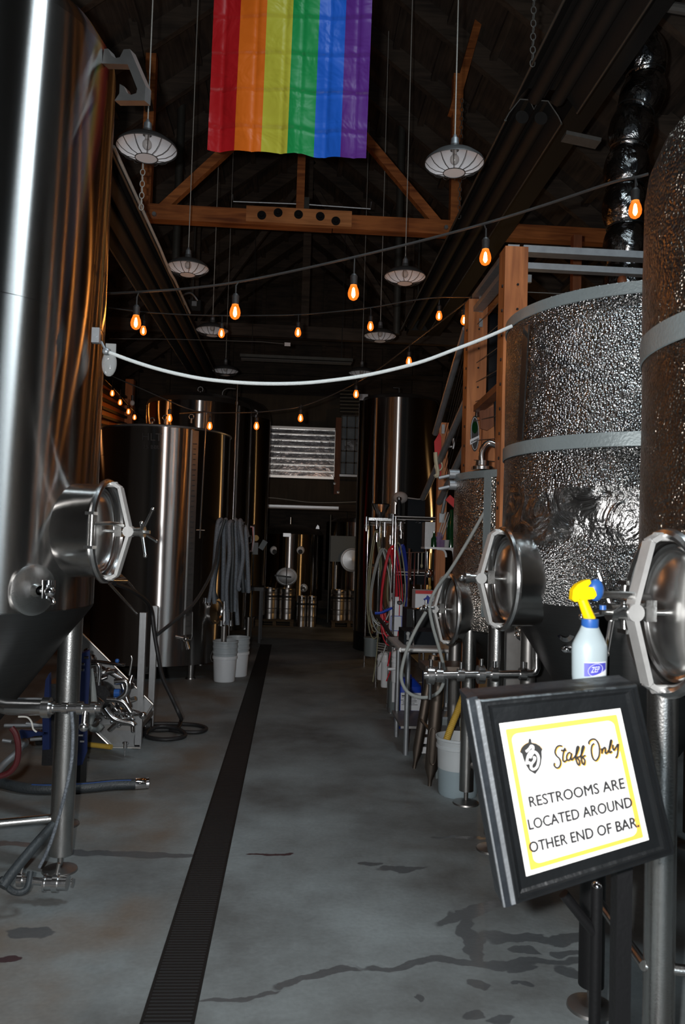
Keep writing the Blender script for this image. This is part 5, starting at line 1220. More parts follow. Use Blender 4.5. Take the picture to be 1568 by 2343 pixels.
# hung utensils strip
ut_ = thing('utensil_bar', atY(955, 1266, 7.95), 'thin wire bar with hanging utensils under the black box', 'rail'); mm = MB(); mm.cyl(atY(930,1264,7.95), atY(980,1264,7.95), .005, seg=6); mm.build('bar', 'chrome', ut_)
for px, l, m_ in ((941,60,'chrome'),(950,80,'chrome'),(958,45,'dull_steel'),(966,30,'yellow_clear_hose'),(986,80,'yellow_hose'),(992,60,'cord_black')):
    mm = MB(); a_ = atY(px,1265,7.93); mm.cyl(a_, a_-V((0,0,l*.0044)), .006, seg=6); mm.ball(a_-V((0,0,l*.0044)), .014, (1,.5,1.6)); mm.build('utensil', m_, ut_)
# items on middle shelves
jg = thing('white_jug', atY(903, 1455, 7.95), 'white plastic jug with handle and blue-bordered label on the rack', 'jug')
a_, b_ = atY(889, 1455, 8.05), atY(922, 1363, 8.05); wj = b_.x-a_.x; hj = b_.z-a_.z; cx_ = (a_.x+b_.x)/2
jg.location = (cx_, 8.05, a_.z); ORG[jg.name] = V(jg.location)
def rbox(mm, c, w, d, h, r=.02, taper=1.0):
    pts = []
    for k in range(24):
        a = 2*PI*k/24; sx_ = math.copysign(abs(math.cos(a))**.45, math.cos(a)); sy_ = math.copysign(abs(math.sin(a))**.45, math.sin(a)); pts.append((sx_, sy_))
    prof = [(.0, .94), (.02, 1), (h*.72, 1), (h*.86, .9*taper+.0), (h, .42*taper)]
    vs = []; 
    for z, s_ in prof:
        for x, y in pts: vs.append((c[0]+x*w/2*s_, c[1]+y*d/2*s_, c[2]+z))
    n = 24; fs = [(i*n+k, i*n+(k+1)%n, (i+1)*n+(k+1)%n, (i+1)*n+k) for i in range(len(prof)-1) for k in range(n)]
    fs.append(tuple(range(n))[::-1]); fs.append(tuple(range((len(prof)-1)*n, len(prof)*n))); mm.add(vs, fs)
mm = MB(); rbox(mm, (cx_, 8.05, a_.z), wj, .12, hj*.97, taper=1.15); mm.build('body', 'white_plastic', jg)
mm = MB(); mm.cyl((cx_-.03, 8.05, a_.z+hj*.95), (cx_-.03, 8.05, b_.z+.025), .02); mm.build('cap', 'white_plastic', jg)
mm = MB(); mm.ring((cx_+.03, 7.995, a_.z+hj*.83), .02, .012, (0,1,0), 16, 6, sx=.6); mm.build('handle', 'print_grey', jg)
mm = MB(); mm.box((cx_, 7.985, a_.z+hj*.33), (wj*.8, .004, hj*.36)); mm.build('label_patch', 'label_white', jg)
mm = MB()
for s_ in (-1, 1): mm.box((cx_+s_*wj*.4, 7.982, a_.z+hj*.33), (.006,.003,hj*.36)); mm.box((cx_, 7.982, a_.z+hj*(.33+s_*.18)), (wj*.8,.003,.006))
mm.build('label_border', 'blue_plastic', jg)
pt = MB(); c = (cx_, 8.1, a_.z-.16); pt.lathe([(.001,0),(.075,0),(.078,.05),(.08,.06),(.078,.07),(.078,.15),(.001,.15)], c, seg=28); pt.build('steel_canister', 'keg_steel', label='squat steel canister under the white jug', cat='canister')
mm = MB(); q = atY(902, 1480, 7.9); mm.lathe([(.03,0),(.06,.02),(.075,.10),(.072,.10),(.001,.02)], q, seg=24); mm.build('steel_bowl', 'dull_steel', label='dull steel bowl under the canister on the rack', cat='bowl')
mm = MB(); mm.box(atY(876, 1412, 8.5), (.07,.07,.14)); mm.build('orange_box', 'red_paint', label='small orange-red box behind the hoses on the rack', cat='box')
mm = MB(); q = atY(852, 1452, 9.4); mm.lathe([(.001,0),(.09,0),(.095,.2),(.1,.2),(.1,.22),(.001,.23)], q-V((0,0,.25)), seg=24); mm.build('grey_tub', 'grey_box', label='grey tub at the far end of the rack', cat='tub')
# white jars stacked behind
for k, (px, py) in enumerate(((926,1362),(932,1376),(931,1394),(933,1412))):
    q = atY(px, py, 8.6); mm = MB(); mm.cyl(q, q+V((0,0,.03)), .022, .03); mm.build('bright_clip', 'chrome', label='bright clip in the vertical row beside the white jug', cat='clip', group='bright clips beside the jug')
# box of supplies (red, white, blue)
bx_ = thing('printed_box', atY(972, 1395, 7.2), 'white carton with red band and blue splash behind the steel door', 'box')
a_, b_ = atY(950, 1394, 7.2), atY(995, 1352, 7.2); cxb = (a_.x+b_.x)/2; czb = (a_.z+b_.z)/2; W_ = b_.x-a_.x; H_ = b_.z-a_.z
mm = MB(); mm.box((cxb, 7.3, czb), (W_, .2, H_)); mm.build('carton', 'label_white', bx_)
mm = MB(); mm.box((cxb, 7.197, b_.z-.015), (W_, .004, .03)); mm.box((cxb, 7.197, a_.z+.012), (W_*.5, .004, .02)); mm.build('red_band', 'red_paint', bx_)
mm = MB(); pts = [(cxb+W_*(.18+.22*math.cos(t)*(1+.3*math.sin(5*t))), 7.198, czb+H_*(.0+.22*math.sin(t)*(1+.3*math.sin(4*t)))) for t in [2*PI*k/24 for k in range(24)]]; mm.prism(pts, (0,-.003,0)); mm.build('blue_splash', 'blue_hose', bx_)
a_ = atY(957, 1462, 7.2); mm = MB(); mm.box((a_.x+.06, 7.35, (a_.z+czb-H_/2)/2+.0), (.34, .28, czb-H_/2-a_.z)); mm.build('black_case', 'black_plastic', label='large black case under the printed carton', cat='case')
# white filter housings on lower shelf
fh = thing('filter_unit', atY(880, 1570, 7.9), 'row of white plastic water filter cylinders mounted on the lower rack', 'filter')
for px, Y, pyt, pyb in ((872, 8.6, 1492, 1555), (881, 8.35, 1490, 1572), (906, 7.8, 1495, 1562)):
    q = atY(px, pyb, Y); zt__ = atY(px, pyt, Y).z; mm = MB(); r_ = .045; h_ = zt__-q.z
    mm.lathe([(.001,0),(r_*.9,0),(r_,.02),(r_,h_*.68),(r_*1.1,h_*.7),(r_*1.1,h_*.76),(r_,h_*.78),(r_*.9,h_*.9),(.001,h_)], q, seg=24); fc = mm.build('cylinder', 'white_plastic', fh)
    if px == 906:
        mm = MB(); mm.ball(q+V((0,0,h_*.93)), .05); mm.cyl(q+V((0,-.05,h_*.5)), q+V((-.09,-.05,h_*.48)), .014); mm.build('ball_valve', 'white_plastic', fc)
mm = MB()
for py in (1479, 1484, 1490, 1496): mm.cyl(atY(862, py-8, 8.7), atY(914, py, 7.8), .007, seg=6)
mm.build('manifold', 'white_paint', fh)
mm = MB(); a_ = atY(903,1490,7.95); mm.bar(a_, (a_.x, 7.95, .12), .03, .03); mm.build('stand', 'white_plastic', fh)
# steel side post near jug
mm = MB(); a_, b_ = atY(888, 1462, 7.9), gnd(894, 1632); mm.cyl((b_.x, b_.y, .02), (b_.x, b_.y, 1.93), .014, seg=12); mm.cyl((b_.x,b_.y,0), (b_.x,b_.y,.06), .024, seg=12); mm.build('caster_post', 'chrome', label='shiny steel post with dark foot at the near end of the rack', cat='post')
# blue chemical jug and grey one
bj = thing('chemical_drum', gnd(932, 1672), 'tall blue plastic chemical drum with white label on the floor', 'drum')
c = gnd(936, 1668); bj.location = c; ORG[bj.name] = V(c); hb_ = atY(930, 1556, c.y).z
mm = MB(); rbox(mm, (c.x, c.y+.12, 0), .24, .24, hb_, taper=1.1); mm.build('body', 'blue_plastic', bj)
mm = MB(); mm.box((c.x+.01, c.y-.002, hb_*.56), (.19, .004, hb_*.36)); lb = mm.build('label_patch', 'label_white', bj)
mm = MB()
for k in range(7): mm.box((c.x+.0-.01*(k%2), c.y-.006, hb_*(.68-.03*k)), (.15-.02*(k%3), .002, .010 if k == 0 else .004))
mm.build('label_print', 'print_grey', bj)
mm = MB(); mm.cyl((c.x, c.y+.12, hb_), (c.x, c.y+.12, hb_+.03), .03); mm.build('cap', 'blue_plastic', bj)
c = gnd(918, 1655); mm = MB(); rbox(mm, (c.x+.03, c.y+.50, 0), .2, .2, .42); mm.build('grey_canister', 'grey_box', label='tall grey canister behind the blue chemical drum', cat='canister')
# steel table
tb = thing('steel_table', (1.25, 6.7, 0), 'steel work table with round-edged top beside the hoses', 'table')
a_, b_ = atY(918, 1487, 6.35), atY(1042, 1487, 6.35); zt__ = a_.z
mm = MB(); mm.box(((a_.x+b_.x)/2, 6.72, zt__), (b_.x-a_.x, .75, .03)); mm.cyl((a_.x, 6.35, zt__), (b_.x, 6.35, zt__), .019, seg=12); mm.cyl((a_.x, 6.35, zt__), (a_.x, 7.09, zt__), .019, seg=12); mm.build('table_top', 'yoke_metal', tb)
for x, y in ((a_.x+.07, 6.42), (a_.x+.07, 7.02), (b_.x-.05, 6.42), (b_.x-.05, 7.02)): mm = MB(); mm.cyl((x, y, .0), (x, y, zt__-.01), .021, seg=14); mm.build('leg', 'galvanized', tb)
mm = MB(); mm.box(((a_.x+b_.x)/2, 6.72, .22), (b_.x-a_.x-.05, .6, .02)); mm.build('under_shelf', 'dull_steel', tb)
# stuff on table
mm = MB(); q = atY(948, 1470, 6.6); mm.box((q.x+.06, 6.75, zt__+.07), (.30, .35, .11)); mm.build('black_tray', 'navy_panel', label='black box on the steel table beneath the pipe frame', cat='box')
mm = MB(); mm.tube([V((atY(947,1445,6.5).x, 6.5, zt__+.015)), atY(947,1445,6.5), atY(947,1395,6.5), atY(949,1393,6.5), atY(975,1393,6.5)], .008, 8); mm.cyl(atY(947,1440,6.5), atY(947,1447,6.5), .02); mm.build('bent_pipe', 'chrome', label='thin bent chrome pipe over the steel table', cat='pipe')
mm = MB()
for k, (px, py) in enumerate(((934,1450),(934,1472))): q = atY(px, py, 6.5); mm.ball(q, .018); mm.cyl(q, q-V((0,0,.05)), .012)
mm.build('clear_jar', 'clear_glass', label='small clear vial standing on the steel table corner', cat='vial')
# clear hose loop in front of the steel door
lp = MB(); lp.tube(smooth([atY(975,1400,5.0), atY(952,1440,5.0), atY(932,1485,5.0), atY(920,1530,5.0), atY(920,1560,5.0), atY(935,1585,5.0), atY(965,1596,5.0), atY(995,1590,5.0), atY(1013,1568,5.0), atY(1016,1530,5.0), atY(1004,1480,5.0), atY(990,1430,5.0), atY(984,1385,5.0), atY(1000,1345,5.0), atY(1030,1305,5.1), atY(1070,1240,5.1), atY(1110,1170,5.1), atY(1152,1098,5.1)], 6), .011, 10)
lp.build('clear_hose', 'clear_hose', label='long translucent hose looping down in front of the far round door', cat='hose')
mm = MB(); q = atY(975, 1390, 5.0); mm.ball(q, .018); mm.cyl(q-V((.01,0,0)), q+V((.05,0,0)), .010); mm.cyl(q, q+V((0,0,.05)), .008); mm.build('hose_tap', 'steel', label='small chrome tap at the end of the clear hose', cat='tap')
# brewer's pole legs (splayed bronze legs)
ts = thing('splayed_stand', gnd(985, 1800), 'dark bronze stand with splayed tapering legs in front of the table', 'stand')
for (a, b), (c_, d_), r_ in (((948,1758),(992,1500),.036), ((983,1798),(1004,1545),.045), ((1032,1660),(1030,1530),.032)):
    f_ = gnd(a, b); t_ = atY(c_, d_, f_.y); mm = MB(); k1 = f_.lerp(t_, .16); k0 = f_.lerp(t_, .06); mm.tube([f_, k0, k1, t_], [.014, .016, r_, r_], 20); mm.build('leg', 'bronze_steel', ts)
f_ = gnd(983,1798); mm = MB(); mm.tube(smooth([f_+V((.0,-.05,.42)), f_+V((-.02,-.06,.38)), f_+V((-.02,-.05,.2)), f_+V((.01,-.045,.16)), f_+V((.03,-.05,.2)), f_+V((.03,-.055,.38)), f_+V((.01,-.05,.42))], 4), .005, 6); mm.build('wire_handle', 'bronze_steel', ts)
tp = atY(1004, 1535, 5.62); mm = MB(); mm.box(tp+V((.06,.05,.02)), (.34,.3,.05)); mm.build('top_plate', 'bronze_steel', ts)
mm = MB(); mm.bar(gnd(983,1798)+V((.03,0,.35)), gnd(948,1758)+V((.03,0,.38)), .02, .012); mm.build('stretcher', 'bronze_steel', ts)
# grey boxes with lids behind
for k, (x0_, x1_, y0_, y1_, Y) in enumerate(((1002, 1045, 1628, 1660, 6.3), (1000, 1056, 1645, 1695, 6.0), (998, 1060, 1680, 1745, 5.78))):
    a_, b_ = atY(x0_, y1_, Y), atY(x1_, y0_, Y); t = thing('storage_bin', ((a_.x+b_.x)/2, Y+.15, 0), 'grey plastic bin behind the white pail, %s' % ('highest one at the back', 'middle one', 'front one touching the pail')[k], 'bin')
    top = b_.z; mm = MB(); mm.box(((a_.x+b_.x)/2, Y+.10, top/2), (b_.x-a_.x, .2, top)); mm.build('body', 'grey_box', t); mm = MB(); mm.box(((a_.x+b_.x)/2, Y+.10, top+.006), (b_.x-a_.x+.02, .22, .018)); mm.build('lid', 'grey_label', t)
mm = MB()
for k in range(4): mm.box(atY(972, 1650+k*22, 6.3), (.05,.02,.05))
mm.build('white_packets', 'white_paint', label='white packets stacked between the stand legs', cat='packet')
# white pail with yellow hose
pl_ = thing('pail', (0,0,0), 'white plastic pail behind the tank leg with a yellow ribbed hose inside', 'pail')
c = gnd(1052, 1834); c.y += .17; c = V((atY(1050, 1700, c.y).x, c.y, 0)); pl_.location = c; ORG[pl_.name] = V(c)
hp = atY(1050, 1692, c.y-.1).z
mm = MB(); mm.lathe([(.001,0),(.128,0),(.135,.02),(.140,hp*.45),(.141,hp*.46)], c, seg=48); mm.build('lower_body', 'pail_lower', pl_)
mm = MB(); mm.lathe([(.141,hp*.46),(.147,hp*.8),(.156,hp*.81),(.156,hp*.86),(.150,hp*.87),(.153,hp*.95),(.160,hp*.96),(.160,hp),(.152,hp),(.142,hp*.6),(.13,hp*.5),(.001,hp*.5)], c, seg=48); mm.build('upper_body', 'pail_plastic', pl_)
yh = MB(); yp = smooth([atY(1016,1712,5.43), atY(1030,1670,5.43), atY(1050,1620,5.45), atY(1063,1585,5.5), atY(1066,1560,5.7)], 26); yp = [V((c.x-.03, c.y, hp*.55))]+yp
yh.tube(yp, [.022+.0035*(i % 2) for i in range(len(yp))], 12); yh.build('ribbed_hose', 'yellow_hose', label='yellow ribbed hose dipping into the white pail', cat='hose')

# ================================================================== LEFT SIDE THINGS
# nested white buckets
def make_bucket(x, y, label, n=2):
    t = thing('bucket', (x, y, 0), label, 'bucket', None)
    mm = MB(); mm.lathe([(.001,.0),(.122,.0),(.126,.01),(.140,.27),(.150,.272),(.150,.30),(.142,.305)], (x,y,0), seg=48); mm.build('body', 'white_plastic', t)
    mm = MB(); mm.lathe([(.142,.30),(.144,.335),(.150,.337),(.150,.36),(.144,.362),(.146,.40),(.151,.402),(.151,.425),(.146,.427),(.147,.46),(.153,.465),(.153,.485),(.146,.487),(.138,.36),(.001,.20)], (x,y,0), seg=48); mm.build('rim', 'bucket_lip', t)
    mm = MB(); mm.tube(smooth([(x-.15,y,.36),(x-.168,y-.05,.30),(x-.15,y-.11,.25),(x-.12,y-.135,.25)], 5), .004, 6); mm.build('bail_handle', 'cord_grey', t)
    return t
g = gnd(511, 1562); b1_ = make_bucket(g.x, g.y+.125, 'nested white buckets on the floor by the drain, front stack')
g2 = gnd(541, 1552); copy_tree(b1_, (g2.x-.01, g2.y+.20, 0), 'nested white buckets on the floor by the drain, stack behind')
# hose bundle on hook
hbt = thing('hose_bundle', atY(525, 1190, 9.15), 'thick bundle of grey brewing hoses hanging on a hook beside the HLT tank', 'hose')
rnd = random.Random(3)
for k in range(11):
    Y = 9.0+.05*(k % 4); x0_ = 505+k*5.6; top = 1186+rnd.random()*12+(8 if k > 8 else 0)
    bl_ = 1398+rnd.random()*36 if 3 < k < 8 else (1300+rnd.random()*60 if k > 7 else 1370+rnd.random()*20)
    sp_ = (k-4.5)*1.9+rnd.uniform(-5,5); w1_ = rnd.uniform(-5,5)
    pts = [atY(x0_+6, top+22, Y+.1), atY(x0_+2, top+4, Y+.04), atY(x0_, top, Y), atY(x0_-3+sp_*.4, top+12, Y-.03), atY(x0_-4+sp_+w1_, top+80, Y-.05), atY(x0_-6+sp_-w1_, top+150, Y-.04), atY(x0_-6+sp_*.8, bl_, Y-.02)]
    mm = MB(); mm.tube(smooth(pts, 7), .0245, 12); mm.build('hose', 'grey_hose' if k % 4 != 1 else 'dark_hose', hbt)
for px, py in ((506,1432),(528,1432),(478,1385),(470,1380)):
    q = atY(px, py, 8.95); mm = MB(); mm.cyl(q, q+V((0,0,.06)), .022); mm.cyl(q, q+V((0,0,.012)), .030); mm.build('coupling', 'chrome', hbt)
mm = MB(); mm.tube(smooth([atY(516,1190,9.0), atY(500,1215,8.97), atY(493,1270,8.95), atY(486,1330,8.94), atY(478,1378,8.94)], 8), .022, 12); mm.build('hose', 'grey_hose', hbt)
mm = MB(); mm.cyl(atY(500,1192,9.15), atY(560,1196,9.15), .02); mm.cyl(atY(503,1192,9.15), atY(503,1192,9.15)+V((-.1,.9,0)), .02); mm.build('hook_frame', 'black_metal', hbt)
mm = MB(); mm.tube(smooth([atY(515,1188,8.95), atY(500,1240,8.9), atY(492,1290,8.6), atY(470,1340,8.2), atY(440,1385,7.7), atY(400,1420,7.3), atY(360,1452,6.95)], 8), .016, 10); mm.build('long_hose', 'dark_hose', label='dark hose stretched diagonally from the hose bundle to the cart', cat='hose')
# steel standpipe and round door behind the bundle
st_ = thing('steel_standpipe', gnd(513, 1480), 'short steel post with rods below the grey hose bundle', 'post')
a_ = atY(513, 1440, 9.78); mm = MB(); mm.cyl((a_.x, 9.78, 0), (a_.x, 9.78, a_.z+.1), .038); mm.build('post', 'dull_steel', st_)
mm = MB(); mm.prism([atY(514,1358,9.1), atY(518,1375,9.1), atY(523,1395,9.1), atY(518,1412,9.1), atY(511,1430,9.1), atY(512,1395,9.1)], (0,.02,0)); mm.cyl(atY(510,1396,9.1), atY(529,1396,9.1), .008); mm.build('yoke_plate', 'light_metal', st_)
hp_ = hitcyl(491, 1398, HC, HR); nn = V((hp_.x-HC[0], hp_.y-HC[1], 0)).normalized()
mm = MB(); mm.lathe([(.16,-.02),(.16,.03),(.13,.035),(.12,.02),(.001,.04)], hp_, nn, 32); mm.build('side_door', 'steel', HL)
# CIP cart
ct = thing('pump_cart', (-1.4, 6.6, 0), 'wheeled metal pump cart with upright square posts and slanted plates', 'cart')
A1 = gnd(315, 1716); A2 = gnd(343, 1672); zA1, zA2 = atY(322, 1402, A1.y).z, atY(349, 1387, A2.y).z
for A, zt__ in ((A1, zA1), (A2, zA2)):
    mm = MB(); x_ = A.x-.0; mm.box((x_, A.y+.025, zt__/2+.02), (.052, .052, zt__-.04)); 
    for s_ in (-1, 1): mm.box((x_+s_*.016, A.y-.003, zt__/2+.02), (.010, .006, zt__-.05))
    mm.build('square_post', 'light_metal', ct, flat=True)
YP_ = A1.y+.06
def plate(pts, Y, name, m='galvanized', th=.012): mm = MB(); mm.prism([atY(a, b, Y) for a, b in pts], (0, th, 0)); return mm.build(name, m, ct, flat=True)
plate([(188,1450),(350,1612),(326,1652),(322,1712),(256,1711),(203,1660),(188,1640)], YP_+.02, 'side_plate', 'light_metal')
mm = MB(); 
for (a, b) in (((188,1450),(350,1612)), ((203,1660),(256,1711)), ((256,1711),(322,1712)), ((350,1612),(326,1650))): mm.cyl(atY(*a, YP_), atY(*b, YP_), .008, seg=8)
mm.build('plate_edge', 'slat_metal', ct)
plate([(330,1600),(348,1615),(348,1668),(330,1668)], A2.y, 'rear_plate', 'white_paint')
for (a, Ya), (b, Yb) in ((((250,1335), 5.6), ((314,1406), A1.y)), (((290,1328), 6.2), ((341,1388), A2.y)), (((262,1302), 6.0), ((292,1330), 6.2))):
    mm = MB(); mm.cyl(atY(*a, Ya), atY(*b, Yb), .010, seg=10); mm.build('handle_rod', 'satin_steel', ct)
mm = MB(); mm.cyl(atY(232,1328,5.7), atY(286,1329,6.1), .022); mm.cyl(atY(275,1322,6.1), atY(275,1336,6.1), .035); mm.build('clamp_bar', 'steel', ct)
mm = MB(); mm.box((A1.x-.42, A1.y+.35, .16), (.85, .6, .04)); mm.build('base_deck', 'dull_steel', ct)
for x, y in ((A1.x-.02, A1.y+.1), (A1.x-.8, A1.y+.1), (A1.x-.02, A1.y+.6), (A1.x-.8, A1.y+.6)): mm = MB(); mm.cyl((x-.02,y,.06),(x+.02,y,.06),.058, seg=20); mm.cyl((x,y,.06),(x,y,.15),.015); mm.build('caster', 'rubber', ct)
# pump fittings cluster: elbows, tri-clamps, tubes
rnd = random.Random(11)
pu = MB(); ptsc = []
for k in range(30):
    px = 205+rnd.random()*98; py = 1505+rnd.random()*150
    if py < 1450+(px-188)*.98: py = 1450+(px-188)*1.0+10+rnd.random()*40
    a_ = atY(px, py, 6.05+.2*rnd.random()); d = V((rnd.uniform(-1,1), rnd.uniform(-.6,.6), rnd.uniform(-1,1))).normalized()*(.05+.07*rnd.random())
    pu.cyl(a_-d, a_+d, .012+.012*rnd.random(), seg=12)
    if k % 2: pu.cyl(a_-d*.15, a_+d*.15, .036, seg=16)
    if k % 5 == 0: pu.ball(a_+d, .028)
pu.build('pipe_fittings', 'steel', ct)
for pts, r_, m_ in (([(190,1516),(222,1514),(262,1519),(286,1521)], .013, 'chrome'), ([(186,1520),(205,1520),(222,1519),(228,1530),(226,1560)], .015, 'chrome'), ([(205,1530),(212,1580),(214,1620),(205,1655)], .026, 'clear_hose'), ([(232,1660),(222,1670),(206,1665),(202,1640),(215,1600)], .020, 'clear_hose'), ([(262,1560),(288,1560),(288,1585),(270,1600)], .022, 'steel'), ([(240,1620),(262,1645),(300,1655),(306,1660)], .022, 'steel'), ([(245,1600),(280,1605),(300,1630),(306,1625)], .022, 'steel'), ([(300,1500),(302,1510),(296,1545)], .010, 'satin_steel')):
    mm = MB(); mm.tube(smooth([atY(a, b, 6.0) for a, b in pts], 5), r_, 12); mm.build('process_pipe', m_, ct)
mm = MB(); mm.lathe([(.001,0),(.11,0),(.12,.06),(.10,.12),(.001,.12)], atY(232,1590,6.25), (0,-1,0), 28); mm.cyl(atY(232,1590,6.2), atY(232,1590,6.6), .09); mm.build('pump_head', 'black_metal', ct)
mm = MB(); q = atY(262,1585,6.02); mm.cyl(q, q+V((.04,0,0)), .03); mm.ball(atY(268,1512,5.95), .016); mm.build('blue_valve', 'bottle_blue', ct)
q = atY(286,1712,6.2); mm = MB(); mm.cyl(q, q+V((0,0,.05)), .012); mm.cyl(q+V((-.02,0,.04)), q+V((.02,0,.04)), .008); mm.cyl(q, q-V((0,0,.06)), .004); mm.build('bolt', 'chrome', ct)
# black power cable down the cart and coiled on the floor
cb_ = MB()
cable = [atY(262,1335,5.8), atY(300,1350,6.2), atY(335,1375,6.6), atY(347,1400,6.8), atY(352,1440,6.8), atY(362,1500,6.8), atY(372,1550,6.7), atY(395,1600,6.6), atY(413,1640,6.6)]
def gz(px, py, z=.02): p = gnd(px, py); p.z = z; return p
cable += [gz(414,1662,.06), gz(404,1672), gz(360,1676), gz(330,1672), gz(345,1662), gz(400,1661), gz(450,1664), gz(472,1672), gz(455,1680), gz(410,1679), gz(370,1672), gz(340,1680,.04), gz(335,1690), gz(370,1697), gz(410,1694), gz(424,1686), gz(405,1678,.04), gz(365,1675,.05), gz(330,1684), gz(320,1692)]
cb_.tube(smooth(cable, 8), .017, 10); cb_.build('power_cable', 'rubber', label='thick black cable hanging down the cart and coiled on the floor', cat='cable')
# blue heat exchanger frame
hx = thing('heat_exchanger', gnd(185, 1760), 'blue painted plate heat exchanger standing behind the fermenter leg', 'machine')
def yb(px, py, Y=5.35): return atY(px, py, Y)
mm = MB(); mm.prism([yb(182,1500), yb(190,1495), yb(206,1488), yb(206,1550), yb(200,1640), yb(200,1718), yb(188,1750), yb(166,1754), yb(168,1640)], (-.02,.05,0)); mm.build('end_plate', 'blue_paint', hx, flat=True)
mm = MB(); mm.prism([yb(104,1556), yb(113,1540), yb(113,1715), yb(97,1716), yb(97,1640)], (0,.04,0)); mm.build('end_plate', 'blue_paint', hx, flat=True)
mm = MB(); mm.prism([yb(44,1672), yb(110,1676), yb(110,1682), yb(80,1684), yb(54,1692), yb(48,1690)], (0,.04,0)); mm.build('foot_beam', 'blue_paint', hx, flat=True)
mm = MB(); a_, b_ = yb(120,1560,5.5), yb(165,1745,5.5); mm.box(((a_.x+b_.x)/2, 5.55, b_.z/2+a_.z/2), (b_.x-a_.x+.05, .25, a_.z-b_.z)); mm.build('plate_pack', 'black_metal', hx)
mm = MB(); a_ = yb(175,1740,5.45); mm.box((a_.x, 5.45, (atY(175,1500,5.45).z)/2), (.10,.16,atY(175,1500,5.45).z)); mm.build('column', 'black_metal', hx)
for (a, b) in (((20,1600),(104,1600)), ((10,1660),(100,1660)), ((6,1694),(26,1697)), ((60,1656),(98,1660)), ((70,1692),(97,1690))):
    mm = MB(); mm.cyl(yb(*a, 5.4), yb(*b, 5.4), .012, seg=8); mm.build('tie_rod', 'galvanized', hx)
for px, py in ((188,1520),(187,1533),(185,1682),(188,1696),(197,1664),(197,1505)): q = yb(px, py, 5.32); mm = MB(); mm.cyl(q-V((.012,0,0)), q+V((.015,0,0)), .010, seg=6); mm.build('bolt', 'chrome', hx)
mm = MB(); mm.cyl(gz(200,1712,.03), gz(255,1718,.03), .02); mm.build('yellow_bar', 'yellow_hose', label='short yellow bar lying on the floor behind the cart', cat='bar')
# hoses around the leg
mm = MB(); mm.tube(smooth([atY(26,1665,3.75), atY(36,1680,3.75), atY(42,1710,3.75), atY(38,1745,3.75), atY(20,1768,3.75), atY(-8,1778,3.75)], 7), .014, 10); mm.build('red_hose', 'dark_red_hose', label='dark red hose curving at the left edge under the cone', cat='hose')
mm = MB(); mm.tube(smooth([atY(163,1622,3.72), atY(167,1670,3.72), atY(165,1730,3.72), atY(157,1780,3.72), atY(140,1850,3.74), atY(115,1930,3.76), atY(90,1985,3.78)], 8), .008, 8); mm.build('thin_hose', 'grey_hose', label='thin grey hose curving down in front of the fermenter leg', cat='hose')
mm = MB(); mm.tube(smooth([atY(42,1640,3.75), atY(62,1641,3.75), atY(72,1652,3.75), atY(76,1668,3.75), atY(84,1675,3.75)], 6), .004, 6); mm.build('bent_wire', 'white_wire', label='thin white bent wire below the steel outlet pipe', cat='wire')
mm = MB(); mm.tube(smooth([atY(122,1888,3.85), atY(80,1935,3.75), atY(30,1995,3.65), atY(5,2030,3.6)], 5), .024, 12); mm.tube(smooth([atY(70,1995,3.7), atY(60,2035,3.65), atY(30,2040,3.62), atY(0,2010,3.6)], 5), .014, 10); mm.build('slanted_hose', 'dark_hose', label='thick grey hose slanting from the fermenter leg down to the left edge', cat='hose')
mm = MB(); mm.tube(smooth([atY(-10,1770,4.8), atY(10,1748,4.9), atY(38,1722,5.0), atY(52,1704,5.05), atY(58,1695,5.1)], 5), [.03]*20+[.02], 12) if False else mm.tube(smooth([atY(-10,1770,4.8), atY(10,1748,4.9), atY(38,1722,5.0), atY(58,1695,5.1)], 5), .022, 12); mm.ball(atY(55,1700,5.05), .03); mm.build('hose_end', 'galvanized', label='grey hose end with metal coupling pointing up at the far left', cat='hose')
oc = thing('outlet_valve', atY(95, 2018, 3.6), 'steel outlet tube with clamped valve near the floor by the fermenter leg', 'valve')
a_, b_ = atY(38, 2012, 3.77), atY(148, 2022, 3.77)
mm = MB(); mm.cyl(a_, b_, .017); mm.build('tube', 'steel', oc)
mm = MB(); q = a_.lerp(b_, .82); mm.cyl(q-V((.05,0,0)), q+V((.05,0,0)), .033); mm.cyl(q-V((.012,0,0)), q+V((.012,0,0)), .042); mm.cyl(q+V((.07,0,0)), q+V((.075,0,0)), .02); mm.cyl(q-V((.055,0,0)), q-V((.045,0,0)), .040); mm.cyl(q+V((0,0,.03)), q+V((.01,0,.09)), .008); mm.build('valve_body', 'steel', oc)
mm = MB(); q = a_.lerp(b_, .08); mm.cyl(q-V((.012,0,0)), q+V((.012,0,0)), .03); mm.cyl(q+V((0,0,.02)), q+V((.01,0,.07)), .006); mm.build('clamp', 'steel', oc)
# hose on floor
fh_ = thing('floor_hose', gnd(200, 1810), 'dark suction hose with blue stripe and steel ferrule lying on the floor', 'hose')
hpts = [gz(-60,1790,.036), gz(0,1803,.036), gz(60,1816,.036), gz(130,1818,.036), gz(200,1814,.036), gz(260,1808,.036), gz(312,1806,.036)]
mm = MB(); sm = smooth(hpts, 10); mm.tube(sm, [.034+.0012*(i % 2) for i in range(len(sm))], 16); mm.build('hose_body', 'dark_hose', fh_)
mm = MB(); mm.tube([p+V((0,-.016,.0305)) for p in sm[22:-3]], .004, 6); mm.build('blue_stripe', 'blue_hose_stripe', fh_)
a_, b_ = gz(309,1806,.036), gz(340,1804,.036); mm = MB(); mm.tube([a_, a_.lerp(b_,.75), a_.lerp(b_,.8), b_], [.037,.037,.034,.036], 20); mm.build('ferrule', 'chrome', fh_)

